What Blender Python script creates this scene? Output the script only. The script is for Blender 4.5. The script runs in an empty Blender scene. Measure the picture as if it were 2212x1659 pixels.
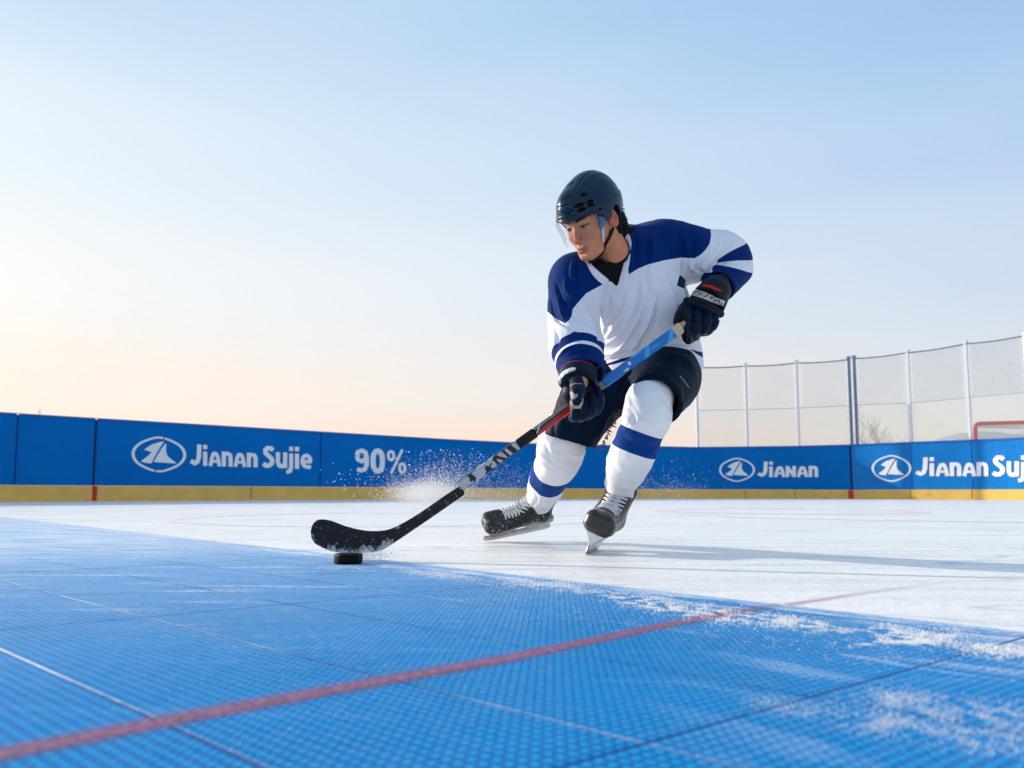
import bpy, bmesh, math, random
import numpy as np
from mathutils import Vector, Matrix
random.seed(7); rng = np.random.default_rng(11)
SC = bpy.context.scene
COL = SC.collection
# ------------------------------------------------------------------ camera
CAMH = 0.20; FPX = 2043.0; CX, CY = 1106.0, 829.5; HOR = 1058.0
PITCH = math.atan((HOR - CY) / FPX)
CF = np.array([0, math.cos(PITCH), math.sin(PITCH)]); CU = np.array([0, -math.sin(PITCH), math.cos(PITCH)]); CR = np.array([1.0, 0, 0])
CAM = np.array([0, 0, CAMH])
def ray(px, py):
    return CF + (px - CX) / FPX * CR + (CY - py) / FPX * CU
def W(px, py, D):                      # point of the place seen at that spot of the photograph, D metres away
    d = ray(px, py); return CAM + d * (D / d[1])
def G(px, py, z=0.0):                  # point on the ground
    d = ray(px, py); return CAM + d * ((z - CAMH) / d[2])
def proj(P):
    q = np.asarray(P) - CAM; w = q @ CF
    return CX + FPX * (q @ CR) / w, CY - FPX * (q @ CU) / w
def rp(r, D): return r * D / FPX
cam = bpy.data.cameras.new('camera'); co = bpy.data.objects.new('camera', cam); COL.objects.link(co); SC.camera = co
co.location = CAM; co.rotation_euler = (math.radians(90) + PITCH, 0, 0)
cam.sensor_width = 36; cam.lens = FPX / 2212 * 36; cam.clip_start = 0.05; cam.clip_end = 5000
cam.dof.use_dof = True; cam.dof.focus_distance = 2.85; cam.dof.aperture_fstop = 6.0

# ------------------------------------------------------------------ objects
def props(o, label=None, cat=None, group=None, kind=None):
    if label: o['label'] = label
    if cat: o['category'] = cat
    if group: o['group'] = group
    if kind: o['kind'] = kind
    return o
def empty(name, loc=(0, 0, 0)):
    o = bpy.data.objects.new(name, None); o.location = loc; o.empty_display_size = 0.1; COL.objects.link(o); return o
def par(o, p):
    o.parent = p
    if p.type == 'EMPTY' : o.matrix_parent_inverse = Matrix.Translation(-Vector(p.location))
    return o
def mesh_obj(name, V, F, mat, parent=None, smooth=True, attrs=None, tri=False, fmat=None):
    me = bpy.data.meshes.new(name)
    V = np.asarray(V, dtype=np.float32)
    if isinstance(F, np.ndarray):
        n = F.shape[1]
        me.vertices.add(len(V)); me.vertices.foreach_set('co', V.ravel())
        me.loops.add(F.size); me.loops.foreach_set('vertex_index', F.ravel().astype(np.int32))
        me.polygons.add(len(F)); me.polygons.foreach_set('loop_start', (np.arange(len(F)) * n).astype(np.int32))
        me.polygons.foreach_set('loop_total', np.full(len(F), n, np.int32))
        me.update(calc_edges=True); me.validate()
    else:
        me.from_pydata([tuple(v) for v in V.tolist()], [], [tuple(f) for f in F]); me.update()
    for m in (mat if isinstance(mat, (list, tuple)) else [mat]): me.materials.append(m)
    if smooth: me.polygons.foreach_set('use_smooth', np.ones(len(me.polygons), bool))
    if fmat is not None: me.polygons.foreach_set('material_index', np.asarray(fmat, np.int32))
    for k, a in (attrs or {}).items():
        at = me.attributes.new(k, 'FLOAT', 'POINT'); at.data.foreach_set('value', np.asarray(a, np.float32))
    o = bpy.data.objects.new(name, me); COL.objects.link(o)
    if parent is not None: par(o, parent)
    return o
class MB:                               # collects simple shapes for ONE mesh
    def __init__(s): s.V = []; s.F = []; s.M = []
    def add(s, V, F, m=0):
        n = len(s.V); s.V += [tuple(v) for v in V]; s.F += [tuple(i + n for i in f) for f in F]; s.M += [m] * len(F); return s
    def box(s, c, h, R=None, m=0, taper=1.0):
        R = np.eye(3) if R is None else np.asarray(R); V = []
        for x, y, z in ((-1,-1,-1),(1,-1,-1),(1,1,-1),(-1,1,-1),(-1,-1,1),(1,-1,1),(1,1,1),(-1,1,1)):
            t = taper if z > 0 else 1
            V.append(np.asarray(c) + R @ (np.array([x*t, y*t, z]) * h))
        return s.add(V, [(0,3,2,1),(4,5,6,7),(0,1,5,4),(1,2,6,5),(2,3,7,6),(3,0,4,7)], m)
    def tube(s, pts, r, n=8, m=0, cap=True):
        pts = [np.asarray(p, float) for p in pts]; rs = [r] * len(pts) if np.isscalar(r) else r
        rings = []; up = np.array([0.13, 0.21, 0.97])
        for i, p in enumerate(pts):
            t = pts[min(i+1, len(pts)-1)] - pts[max(i-1, 0)]; t = t / (np.linalg.norm(t) + 1e-9)
            a = np.cross(t, up)
            if np.linalg.norm(a) < 0.1: a = np.cross(t, (1, 0, 0))
            a /= np.linalg.norm(a); b = np.cross(a, t)
            rings.append([p + rs[i] * (a * math.cos(2*math.pi*k/n) + b * math.sin(2*math.pi*k/n)) for k in range(n)])
        V = [v for rg in rings for v in rg]; F = []
        for i in range(len(pts)-1):
            for k in range(n):
                F.append((i*n+k, i*n+(k+1) % n, (i+1)*n+(k+1) % n, (i+1)*n+k))
        if cap: F += [tuple(range(n))[::-1], tuple((len(pts)-1)*n+k for k in range(n))]
        return s.add(V, F, m)
    def obj(s, name, mat, parent=None, smooth=False):
        o = mesh_obj(name, s.V, s.F, mat, parent, smooth, fmat=s.M)
        return o

# ------------------------------------------------------------------ materials
def nn(nt, typ, **kw):
    n = nt.nodes.new(typ)
    for k, v in kw.items():
        if k.startswith('i_'): n.inputs[k[2:].replace('_', ' ')].default_value = v
        else: setattr(n, k, v)
    return n
def M(name, col, rough=0.6, spec=0.3, metal=0.0, coat=0.0, noise=None, bump=None, masks=(), sheen=0.0, sss=0.0, coordinate='Object'):
    """masks: (attribute, colour[, roughness]) painted where the attribute is above 0; noise: (scale, amount); bump: [(scale, strength, dist), ...]"""
    m = bpy.data.materials.new(name); m.use_nodes = True; nt = m.node_tree; b = nt.nodes['Principled BSDF']
    b.inputs['Base Color'].default_value = (*col, 1); b.inputs['Roughness'].default_value = rough
    b.inputs['Specular IOR Level'].default_value = spec; b.inputs['Metallic'].default_value = metal
    b.inputs['Coat Weight'].default_value = coat; b.inputs['Sheen Weight'].default_value = sheen
    if sss: b.inputs['Subsurface Weight'].default_value = sss; b.inputs['Subsurface Radius'].default_value = (0.02, 0.008, 0.004); b.inputs['Subsurface Scale'].default_value = 0.35
    tc = nn(nt, 'ShaderNodeTexCoord'); cur = None
    rgb = nn(nt, 'ShaderNodeRGB'); rgb.outputs[0].default_value = (*col, 1); cur = rgb.outputs[0]
    for mk in masks:
        at = nn(nt, 'ShaderNodeAttribute', attribute_name=mk[0])
        mr = nn(nt, 'ShaderNodeMapRange'); w = mk[2] if len(mk) > 2 else 0.12
        mr.inputs['From Min'].default_value = -w; mr.inputs['From Max'].default_value = w
        nt.links.new(at.outputs['Fac'], mr.inputs['Value'])
        mx = nn(nt, 'ShaderNodeMix', data_type='RGBA'); mx.inputs['B'].default_value = (*mk[1], 1)
        nt.links.new(mr.outputs[0], mx.inputs['Factor']); nt.links.new(cur, mx.inputs['A']); cur = mx.outputs['Result']
    if noise:
        nz = nn(nt, 'ShaderNodeTexNoise'); nz.inputs['Scale'].default_value = noise[0]; nz.inputs['Detail'].default_value = 6
        nt.links.new(tc.outputs[coordinate], nz.inputs['Vector'])
        mr = nn(nt, 'ShaderNodeMapRange'); mr.inputs['From Min'].default_value = 0.3; mr.inputs['From Max'].default_value = 0.7
        mr.inputs['To Min'].default_value = 1 - noise[1]; mr.inputs['To Max'].default_value = 1 + noise[1] * 0.6
        nt.links.new(nz.outputs[0], mr.inputs['Value'])
        hs = nn(nt, 'ShaderNodeHueSaturation'); nt.links.new(mr.outputs[0], hs.inputs['Value']); nt.links.new(cur, hs.inputs['Color']); cur = hs.outputs[0]
    nt.links.new(cur, b.inputs['Base Color'])
    last = None
    for (s, st, d) in (bump or []):
        nz = nn(nt, 'ShaderNodeTexNoise'); nz.inputs['Scale'].default_value = s; nz.inputs['Detail'].default_value = 4
        nt.links.new(tc.outputs[coordinate], nz.inputs['Vector'])
        bp = nn(nt, 'ShaderNodeBump'); bp.inputs['Strength'].default_value = st; bp.inputs['Distance'].default_value = d
        nt.links.new(nz.outputs[0], bp.inputs['Height'])
        if last: nt.links.new(last, bp.inputs['Normal'])
        last = bp.outputs[0]
    if last: nt.links.new(last, b.inputs['Normal'])
    return m

def scuffs(m, col, scale=6, sx=1.0, sz=4.0, lo=.64, hi=.70, amt=.5):   # rubbed marks and dirt with a shape of their own
    nt = m.node_tree; b = nt.nodes['Principled BSDF']; src = b.inputs['Base Color'].links[0].from_socket
    tc = nn(nt, 'ShaderNodeTexCoord'); mp = nn(nt, 'ShaderNodeMapping'); mp.inputs['Scale'].default_value = (sx, sx, sz); nz = nn(nt, 'ShaderNodeTexNoise'); nz.inputs['Scale'].default_value = scale; nz.inputs['Detail'].default_value = 9; nz.inputs['Roughness'].default_value = .65
    nt.links.new(tc.outputs['Object'], mp.inputs[0]); nt.links.new(mp.outputs[0], nz.inputs['Vector']); r = nn(nt, 'ShaderNodeMapRange'); r.inputs['From Min'].default_value = lo; r.inputs['From Max'].default_value = hi; r.inputs['To Max'].default_value = amt
    nt.links.new(nz.outputs[0], r.inputs['Value']); x = nn(nt, 'ShaderNodeMix', data_type='RGBA'); x.inputs['B'].default_value = (*col, 1); nt.links.new(r.outputs[0], x.inputs['Factor']); nt.links.new(src, x.inputs['A']); nt.links.new(x.outputs['Result'], b.inputs['Base Color']); return m

# ------------------------------------------------------------------ signed distance modelling
def smin(a, b, k):
    h = np.clip(0.5 + 0.5 * (b - a) / k, 0, 1); return b + (a - b) * h - k * h * (1 - h)
def smax(a, b, k): return -smin(-a, -b, k)
def cone(P, a, b, ra, rb, ys=1.0):
    a = np.asarray(a, np.float32); b = np.asarray(b, np.float32)
    s = np.array([1, 1/ys, 1], np.float32); p = (P - a) * s; ba = (b - a) * s
    t = np.clip(p @ ba / max(float(ba @ ba), 1e-9), 0, 1)
    q = p - t[:, None] * ba
    return np.sqrt((q * q).sum(1)) - (ra + (rb - ra) * t)
def catmull(pts, n=4):
    pts = [np.asarray(p, float) for p in pts]; out = []
    for i in range(len(pts)-1):
        p0 = pts[max(i-1, 0)]; p1 = pts[i]; p2 = pts[i+1]; p3 = pts[min(i+2, len(pts)-1)]
        for j in range(n):
            t = j / n
            out.append(0.5 * (2*p1 + (p2-p0)*t + (2*p0-5*p1+4*p2-p3)*t*t + (3*p1-p0-3*p2+p3)*t**3))
    out.append(pts[-1]); return np.array(out)
def chain(P, st, ys=1.0, n=3):         # st rows: x y z r in metres
    c = catmull(st, n) if n > 1 else np.array(st, float); d = None
    for i in range(len(c)-1):
        e = cone(P, c[i, :3], c[i+1, :3], c[i, 3], c[i+1, 3], ys); d = e if d is None else np.minimum(d, e)
    return d
def S(*st):                            # rows px, py, D, r(px) -> metres
    return [(*W(x, y, D), rp(r, D)) for x, y, D, r in st]
def ell(P, c, r, R=None):
    q = P - np.asarray(c, np.float32)
    if R is not None: q = q @ np.asarray(R, np.float32)
    r = np.asarray(r, np.float32); k0 = np.sqrt(((q / r) ** 2).sum(1)); k1 = np.sqrt(((q / (r*r)) ** 2).sum(1)) + 1e-9
    return k0 * (k0 - 1) / k1
def rbox(P, c, h, rr, R=None):
    q = P - np.asarray(c, np.float32)
    if R is not None: q = q @ np.asarray(R, np.float32)
    q = np.abs(q) - (np.asarray(h, np.float32) - rr)
    return np.sqrt((np.maximum(q, 0) ** 2).sum(1)) + np.minimum(q.max(1), 0) - rr
def plane(P, p, n):
    n = np.asarray(n, float); n = n / np.linalg.norm(n); return (P - np.asarray(p, np.float32)) @ n.astype(np.float32)
def seg2(x, y, pts, closed=False):
    """distance to a polyline in 2-D, and the run along it 0..1"""
    pts = [np.asarray(p, float) for p in pts]
    if closed: pts = pts + [pts[0]]
    L = [np.linalg.norm(pts[i+1] - pts[i]) for i in range(len(pts)-1)]; tot = sum(L); best = np.full(x.shape, 1e9); run = np.zeros(x.shape); acc = 0
    for i in range(len(pts)-1):
        a = pts[i]; ba = pts[i+1] - a; t = np.clip(((x-a[0])*ba[0] + (y-a[1])*ba[1]) / (ba @ ba + 1e-12), 0, 1)
        d = np.hypot(x - a[0] - t*ba[0], y - a[1] - t*ba[1]); m = d < best
        best = np.where(m, d, best); run = np.where(m, (acc + t * L[i]) / tot, run); acc += L[i]
    return best, run
def inpoly(x, y, poly):
    c = np.zeros(x.shape, bool); n = len(poly)
    for i in range(n):
        x1, y1 = poly[i]; x2, y2 = poly[(i+1) % n]
        if y1 == y2: continue
        c ^= ((y1 > y) != (y2 > y)) & (x < (x2 - x1) * (y - y1) / (y2 - y1) + x1)
    return c
def sdpoly(x, y, poly):                # positive inside
    d, _ = seg2(x, y, poly, True); return np.where(inpoly(x, y, poly), d, -d)
def smoothline(pts, n=4): return [tuple(p) for p in catmull([(*p,) for p in pts], n)]

def nets(f, lo, hi, h, safety=1.5):
    """dual contouring of the zero level of f on a grid"""
    lo = np.asarray(lo, float); hi = np.asarray(hi, float); h = np.ones(3) * h; B = 8
    nb = np.ceil((hi - lo) / h / B).astype(int) + 1; n = nb * B
    ci = np.stack(np.meshgrid(*[np.arange(k) for k in nb], indexing='ij'), -1).reshape(-1, 3)
    cc = (lo + (ci * B + (B-1) / 2) * h).astype(np.float32)
    cd = f(cc); rad = np.linalg.norm(h) * B / 2 * safety + float(h.max())
    act = np.abs(cd) < rad
    A = np.empty((nb[0], nb[1], nb[2], B, B, B), np.float32)
    A[:] = cd.reshape(nb)[..., None, None, None]
    off = np.stack(np.meshgrid(*[np.arange(B)] * 3, indexing='ij'), -1).reshape(-1, 3)
    ids = ci[act]
    for s in range(0, len(ids), 400):
        b = ids[s:s+400]; P = (lo + (b[:, None, :] * B + off[None]) * h).reshape(-1, 3).astype(np.float32)
        A[b[:, 0], b[:, 1], b[:, 2]] = f(P).reshape(-1, B, B, B)
    A = A.transpose(0, 3, 1, 4, 2, 5).reshape(n)
    I = A < 0
    c = [I[dx:n[0]-1+dx, dy:n[1]-1+dy, dz:n[2]-1+dz] for dx in (0, 1) for dy in (0, 1) for dz in (0, 1)]
    al = c[0].copy(); an = c[0].copy()
    for q in c[1:]: al &= q; an |= q
    mix = an & ~al; cells = np.argwhere(mix)
    idx = np.full(mix.shape, -1, np.int32); idx[mix] = np.arange(len(cells))
    cor = np.array([(dx, dy, dz) for dx in (0, 1) for dy in (0, 1) for dz in (0, 1)])
    vals = np.stack([A[cells[:, 0]+d[0], cells[:, 1]+d[1], cells[:, 2]+d[2]] for d in cor], 1)
    acc = np.zeros((len(cells), 3)); cnt = np.zeros(len(cells))
    for i in range(8):
        for j in range(i+1, 8):
            if np.abs(cor[i] - cor[j]).sum() != 1: continue
            a = vals[:, i]; b = vals[:, j]; m = (a < 0) != (b < 0); t = np.where(m, a / np.where(m, a - b, 1), 0)
            acc += np.where(m[:, None], cor[i] + t[:, None] * (cor[j] - cor[i]), 0); cnt += m
    V = lo + (cells + acc / cnt[:, None]) * h
    F = []
    for ax in range(3):
        o = [k for k in range(3) if k != ax]
        a = [slice(None)] * 3; b = [slice(None)] * 3; a[ax] = slice(0, -1); b[ax] = slice(1, None)
        e = np.argwhere(I[tuple(a)] != I[tuple(b)]); e = e[(e[:, o[0]] > 0) & (e[:, o[1]] > 0)]
        e = e[(e[:, o[0]] < n[o[0]]-1) & (e[:, o[1]] < n[o[1]]-1)]
        def g(du, dv):
            q = e.copy(); q[:, o[0]] -= du; q[:, o[1]] -= dv; return idx[q[:, 0], q[:, 1], q[:, 2]]
        quad = np.stack([g(1, 1), g(0, 1), g(0, 0), g(1, 0)], 1)
        fl = I[e[:, 0], e[:, 1], e[:, 2]]
        if ax == 1: fl = ~fl
        quad[~fl] = quad[~fl][:, ::-1]; F.append(quad)
    F = np.concatenate(F); F = F[(F >= 0).all(1)]
    return V, F
def normals(V, F):
    a = np.cross(V[F[:, 2]] - V[F[:, 0]], V[F[:, 3]] - V[F[:, 1]]); N = np.zeros_like(V)
    for k in range(4): np.add.at(N, F[:, k], a)
    return N / (np.linalg.norm(N, axis=1, keepdims=True) + 1e-12)
def relax(V, F, it=1, w=0.5):
    for _ in range(it):
        s = np.zeros_like(V); c = np.zeros(len(V))
        for k in range(4):
            for j in (1, 3):
                np.add.at(s, F[:, k], V[F[:, (k+j) % 4]]); np.add.at(c, F[:, k], 1)
        V = V + w * (s / np.maximum(c, 1)[:, None] - V)
    return V
def hsh(i, j, k):
    x = (i * 73856093) ^ (j * 19349663) ^ (k * 83492791); x = (x ^ (x >> 13)) * 1274126177; x = x ^ (x >> 16)
    return (x & 0xffff) / 65535.0
def vnoise(P):
    P = np.asarray(P, float); i = np.floor(P).astype(np.int64); f = P - i; f = f * f * (3 - 2 * f); r = 0
    for dx in (0, 1):
        for dy in (0, 1):
            for dz in (0, 1):
                w = (f[:, 0] if dx else 1-f[:, 0]) * (f[:, 1] if dy else 1-f[:, 1]) * (f[:, 2] if dz else 1-f[:, 2])
                r = r + w * hsh(i[:, 0]+dx, i[:, 1]+dy, i[:, 2]+dz)
    return r * 2 - 1
def folds(V, F, lines):
    """press real creases and ridges into a cloth mesh; each: (points, width px, height mm)"""
    N = normals(V, F); x, y = proj(V); face = np.clip(-((N @ CF)) * 2 + 0.4, 0, 1); d = np.zeros(len(V))
    for pts, w, hh in lines:
        q = smoothline(pts, 4) if len(pts) > 2 else pts
        dist, run = seg2(x, y, q)
        d += hh * 0.001 * np.exp(-(dist / w) ** 2) * np.sin(np.pi * np.clip(run, 0.02, 0.98)) ** 0.6
    return V + N * (d * face)[:, None]
def bounds(*chains, m=0.03):
    a = np.array([r for c in chains for r in c], float)
    return (a[:, :3] - a[:, 3:4]).min(0) - m, (a[:, :3] + a[:, 3:4]).max(0) + m
# ================================================================== SETTING
# ---- sky and sun
SUN_EL = math.radians(18); SUND = np.array([1.0, -0.56, 0]); SUND /= np.linalg.norm(SUND)
ldir = Vector((SUND[0]*math.cos(SUN_EL), SUND[1]*math.cos(SUN_EL), -math.sin(SUN_EL)))
sl = bpy.data.lights.new('sun', 'SUN'); sl.energy = 5.0; sl.angle = math.radians(0.8); sl.color = (1.0, 0.86, 0.70)
so = bpy.data.objects.new('sun', sl); COL.objects.link(so); so.rotation_euler = ldir.to_track_quat('-Z', 'Y').to_euler(); so.location = (-20, 10, 10)
w = bpy.data.worlds.new('World'); SC.world = w; w.use_nodes = True; nt = w.node_tree; nt.nodes.clear()
out = nn(nt, 'ShaderNodeOutputWorld'); bg = nn(nt, 'ShaderNodeBackground'); bg.inputs['Strength'].default_value = 1.0
sky = nn(nt, 'ShaderNodeTexSky'); sky.sky_type = 'NISHITA'; sky.sun_disc = False; sky.sun_elevation = SUN_EL
sky.sun_rotation = math.atan2(-SUND[0], -SUND[1]); sky.dust_density = 2.5
tc = nn(nt, 'ShaderNodeTexCoord'); sp = nn(nt, 'ShaderNodeSeparateXYZ'); nt.links.new(tc.outputs['Generated'], sp.inputs[0])
def srgb(r, g, b):
    f = lambda c: (c/255/12.92) if c/255 <= 0.04045 else ((c/255+0.055)/1.055)**2.4
    return (f(r), f(g), f(b), 1)
def ramp(stops):
    r = nn(nt, 'ShaderNodeValToRGB'); e = r.color_ramp.elements
    while len(e) > 1: e.remove(e[0])
    e[0].position = stops[0][0]; e[0].color = stops[0][1]
    for p, c in stops[1:]: q = e.new(p); q.color = c
    r.color_ramp.interpolation = 'B_SPLINE' if False else 'EASE'; nt.links.new(sp.outputs['Z'], r.inputs[0]); return r
top_ = [(0.8, srgb(152, 184, 216)), (1, srgb(144, 176, 212))]
rl = ramp([(0.0, srgb(255, 226, 204)), (0.10, srgb(254, 239, 225)), (0.20, srgb(246, 246, 244)), (0.33, srgb(227, 240, 249)), (0.477, srgb(191, 219, 243))] + top_)
rm = ramp([(0.0, srgb(252, 219, 200)), (0.05, srgb(251, 226, 210)), (0.10, srgb(242, 233, 227)), (0.20, srgb(225, 234, 243)), (0.33, srgb(205, 225, 244)), (0.477, srgb(172, 207, 238))] + top_)
rr = ramp([(0.0, srgb(238, 220, 207)), (0.05, srgb(229, 222, 216)), (0.10, srgb(216, 222, 229)), (0.20, srgb(197, 215, 236)), (0.33, srgb(173, 203, 237)), (0.477, srgb(150, 190, 232))] + top_)
m1 = nn(nt, 'ShaderNodeMapRange'); m1.inputs['From Min'].default_value = -0.5; m1.inputs['From Max'].default_value = 0.0; nt.links.new(sp.outputs['X'], m1.inputs['Value'])
m2 = nn(nt, 'ShaderNodeMapRange'); m2.inputs['From Min'].default_value = 0.0; m2.inputs['From Max'].default_value = 0.5; nt.links.new(sp.outputs['X'], m2.inputs['Value'])
x1 = nn(nt, 'ShaderNodeMix', data_type='RGBA'); nt.links.new(m1.outputs[0], x1.inputs['Factor']); nt.links.new(rl.outputs[0], x1.inputs['A']); nt.links.new(rm.outputs[0], x1.inputs['B'])
x2 = nn(nt, 'ShaderNodeMix', data_type='RGBA'); nt.links.new(m2.outputs[0], x2.inputs['Factor']); nt.links.new(x1.outputs['Result'], x2.inputs['A']); nt.links.new(rr.outputs[0], x2.inputs['B'])
sc_ = nn(nt, 'ShaderNodeMix', data_type='RGBA'); sc_.blend_type = 'MULTIPLY'; sc_.inputs['Factor'].default_value = 1; sc_.inputs['B'].default_value = (0.10, 0.10, 0.10, 1); nt.links.new(sky.outputs[0], sc_.inputs['A'])
x3 = nn(nt, 'ShaderNodeMix', data_type='RGBA'); x3.inputs['Factor'].default_value = 0.92; nt.links.new(sc_.outputs['Result'], x3.inputs['A']); nt.links.new(x2.outputs['Result'], x3.inputs['B'])
hz = nn(nt, 'ShaderNodeTexNoise'); hz.inputs['Scale'].default_value = 1.6; hz.inputs['Detail'].default_value = 5; mpz = nn(nt, 'ShaderNodeMapping'); mpz.inputs['Scale'].default_value = (1, 1, 4)
nt.links.new(tc.outputs['Generated'], mpz.inputs[0]); nt.links.new(mpz.outputs[0], hz.inputs['Vector']); hr = nn(nt, 'ShaderNodeMapRange'); hr.inputs['From Min'].default_value = .4; hr.inputs['From Max'].default_value = .75; hr.inputs['To Max'].default_value = .22; nt.links.new(hz.outputs[0], hr.inputs['Value'])
x4 = nn(nt, 'ShaderNodeMix', data_type='RGBA'); x4.inputs['B'].default_value = srgb(236, 238, 240); nt.links.new(hr.outputs[0], x4.inputs['Factor']); nt.links.new(x3.outputs['Result'], x4.inputs['A']); x3 = x4
nt.links.new(x3.outputs['Result'], bg.inputs[0]); nt.links.new(bg.outputs[0], out.inputs[0])
SC.view_settings.view_transform = 'Standard'; SC.view_settings.look = 'None'; SC.view_settings.exposure = 0.11; SC.view_settings.gamma = 1

# ---- ground far out, ice, blue tiles, painted lines
def sheet(name, pts, z, mat, kind='structure', parent=None):
    o = mesh_obj(name, [(p[0], p[1], z) for p in pts], [tuple(range(len(pts)))], mat, parent, smooth=False)
    if kind: o['kind'] = kind
    return o
m_ground = M('snowy_ground', (0.55, 0.56, 0.58), 0.9, 0.1, noise=(0.05, 0.15))
sheet('ground', [(-1500, -300), (1500, -300), (1500, 2500), (-1500, 2500)], -0.006, m_ground)

# ice: milky white, scraped by skates
def streak_ice():
    m = bpy.data.materials.new('ice'); m.use_nodes = True; nt = m.node_tree; b = nt.nodes['Principled BSDF']
    tc = nn(nt, 'ShaderNodeTexCoord')
    def nz(sx, sy, scale, rot=0, det=5):
        mp = nn(nt, 'ShaderNodeMapping'); mp.inputs['Scale'].default_value = (sx, sy, 1); mp.inputs['Rotation'].default_value = (0, 0, rot)
        n = nn(nt, 'ShaderNodeTexNoise'); n.inputs['Scale'].default_value = scale; n.inputs['Detail'].default_value = det
        nt.links.new(tc.outputs['Object'], mp.inputs[0]); nt.links.new(mp.outputs[0], n.inputs['Vector']); return n.outputs[0]
    def rng_(src, a, bb, lo=0, hi=1):
        r = nn(nt, 'ShaderNodeMapRange'); r.inputs['From Min'].default_value = a; r.inputs['From Max'].default_value = bb
        r.inputs['To Min'].default_value = lo; r.inputs['To Max'].default_value = hi; nt.links.new(src, r.inputs['Value']); return r.outputs[0]
    def mixc(f, a, bcol):
        x = nn(nt, 'ShaderNodeMix', data_type='RGBA'); nt.links.new(f, x.inputs['Factor'])
        if isinstance(a, tuple): x.inputs['A'].default_value = (*a, 1)
        else: nt.links.new(a, x.inputs['A'])
        x.inputs['B'].default_value = (*bcol, 1); return x.outputs['Result']
    c = mixc(rng_(nz(0.35, 1.6, 0.8, 0.1), 0.40, 0.72, 0, 1), (0.93, 0.905, 0.87), (0.85, 0.85, 0.84))
    c = mixc(rng_(nz(0.6, 4, 1.6, 0.12, 8), 0.54, 0.72, 0, 0.7), c, (0.68, 0.72, 0.77))
    def cuts(sx, sy, sc, rot, wd, col, amt, c):
        n = nz(sx, sy, sc, rot, 1.5); a = nn(nt, 'ShaderNodeMath', operation='SUBTRACT'); a.inputs[1].default_value = 0.5; nt.links.new(n, a.inputs[0])
        b2 = nn(nt, 'ShaderNodeMath', operation='ABSOLUTE'); nt.links.new(a.outputs[0], b2.inputs[0])
        m2 = nn(nt, 'ShaderNodeMath', operation='MULTIPLY'); nt.links.new(rng_(b2.outputs[0], wd, wd*.3, 0, amt), m2.inputs[0]); nt.links.new(rng_(nz(1, 2, 1.1, rot, 3), .42, .6), m2.inputs[1])
        return mixc(m2.outputs[0], c, col)
    c = cuts(.5, 1.6, 1.5, .3, .012, (0.58, 0.65, 0.74), .9, c); c = cuts(.5, 1.4, 2.3, -.5, .006, (0.95, 0.95, 0.94), .9, c)
    c = cuts(.8, 2.2, 2.9, 1.1, .014, (0.62, 0.68, 0.76), .8, c); c = cuts(.4, 1.9, 1.1, -.15, .009, (0.52, 0.61, 0.72), .9, c)
    c = mixc(rng_(nz(.5, 1.5, 2.6, .2, 9), .52, .68, 0, .6), c, (0.95, 0.93, 0.90))
    c = mixc(rng_(nz(1, 1, 90, 0, 3), 0.58, 0.72, 0, 0.5), c, (0.93, 0.94, 0.95))
    nt.links.new(c, b.inputs['Base Color'])
    nt.links.new(rng_(nz(0.6, 6, 2.2, 0.12), 0.3, 0.7, 0.20, 0.50), b.inputs['Roughness']); b.inputs['Specular IOR Level'].default_value = 0.30
    last = None
    for src, st, d in ((nz(1, 1, 140, 0, 4), 0.6, 0.002), (nz(1, 1, 28, 0, 6), 0.5, 0.006), (nz(0.8, 8, 3, 0.12, 5), 0.4, 0.006), (nz(0.8, 9, 2.4, -0.5, 5), 0.3, 0.006)):
        bp = nn(nt, 'ShaderNodeBump'); bp.inputs['Strength'].default_value = st; bp.inputs['Distance'].default_value = d; nt.links.new(src, bp.inputs['Height'])
        if last: nt.links.new(last, bp.inputs['Normal'])
        last = bp.outputs[0]
    nt.links.new(last, b.inputs['Normal']); return m
m_ice = streak_ice()
sheet('ice', [(-22, -4), (16, -4), (16, 24), (-22, 24)], 0.0, m_ice)

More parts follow.
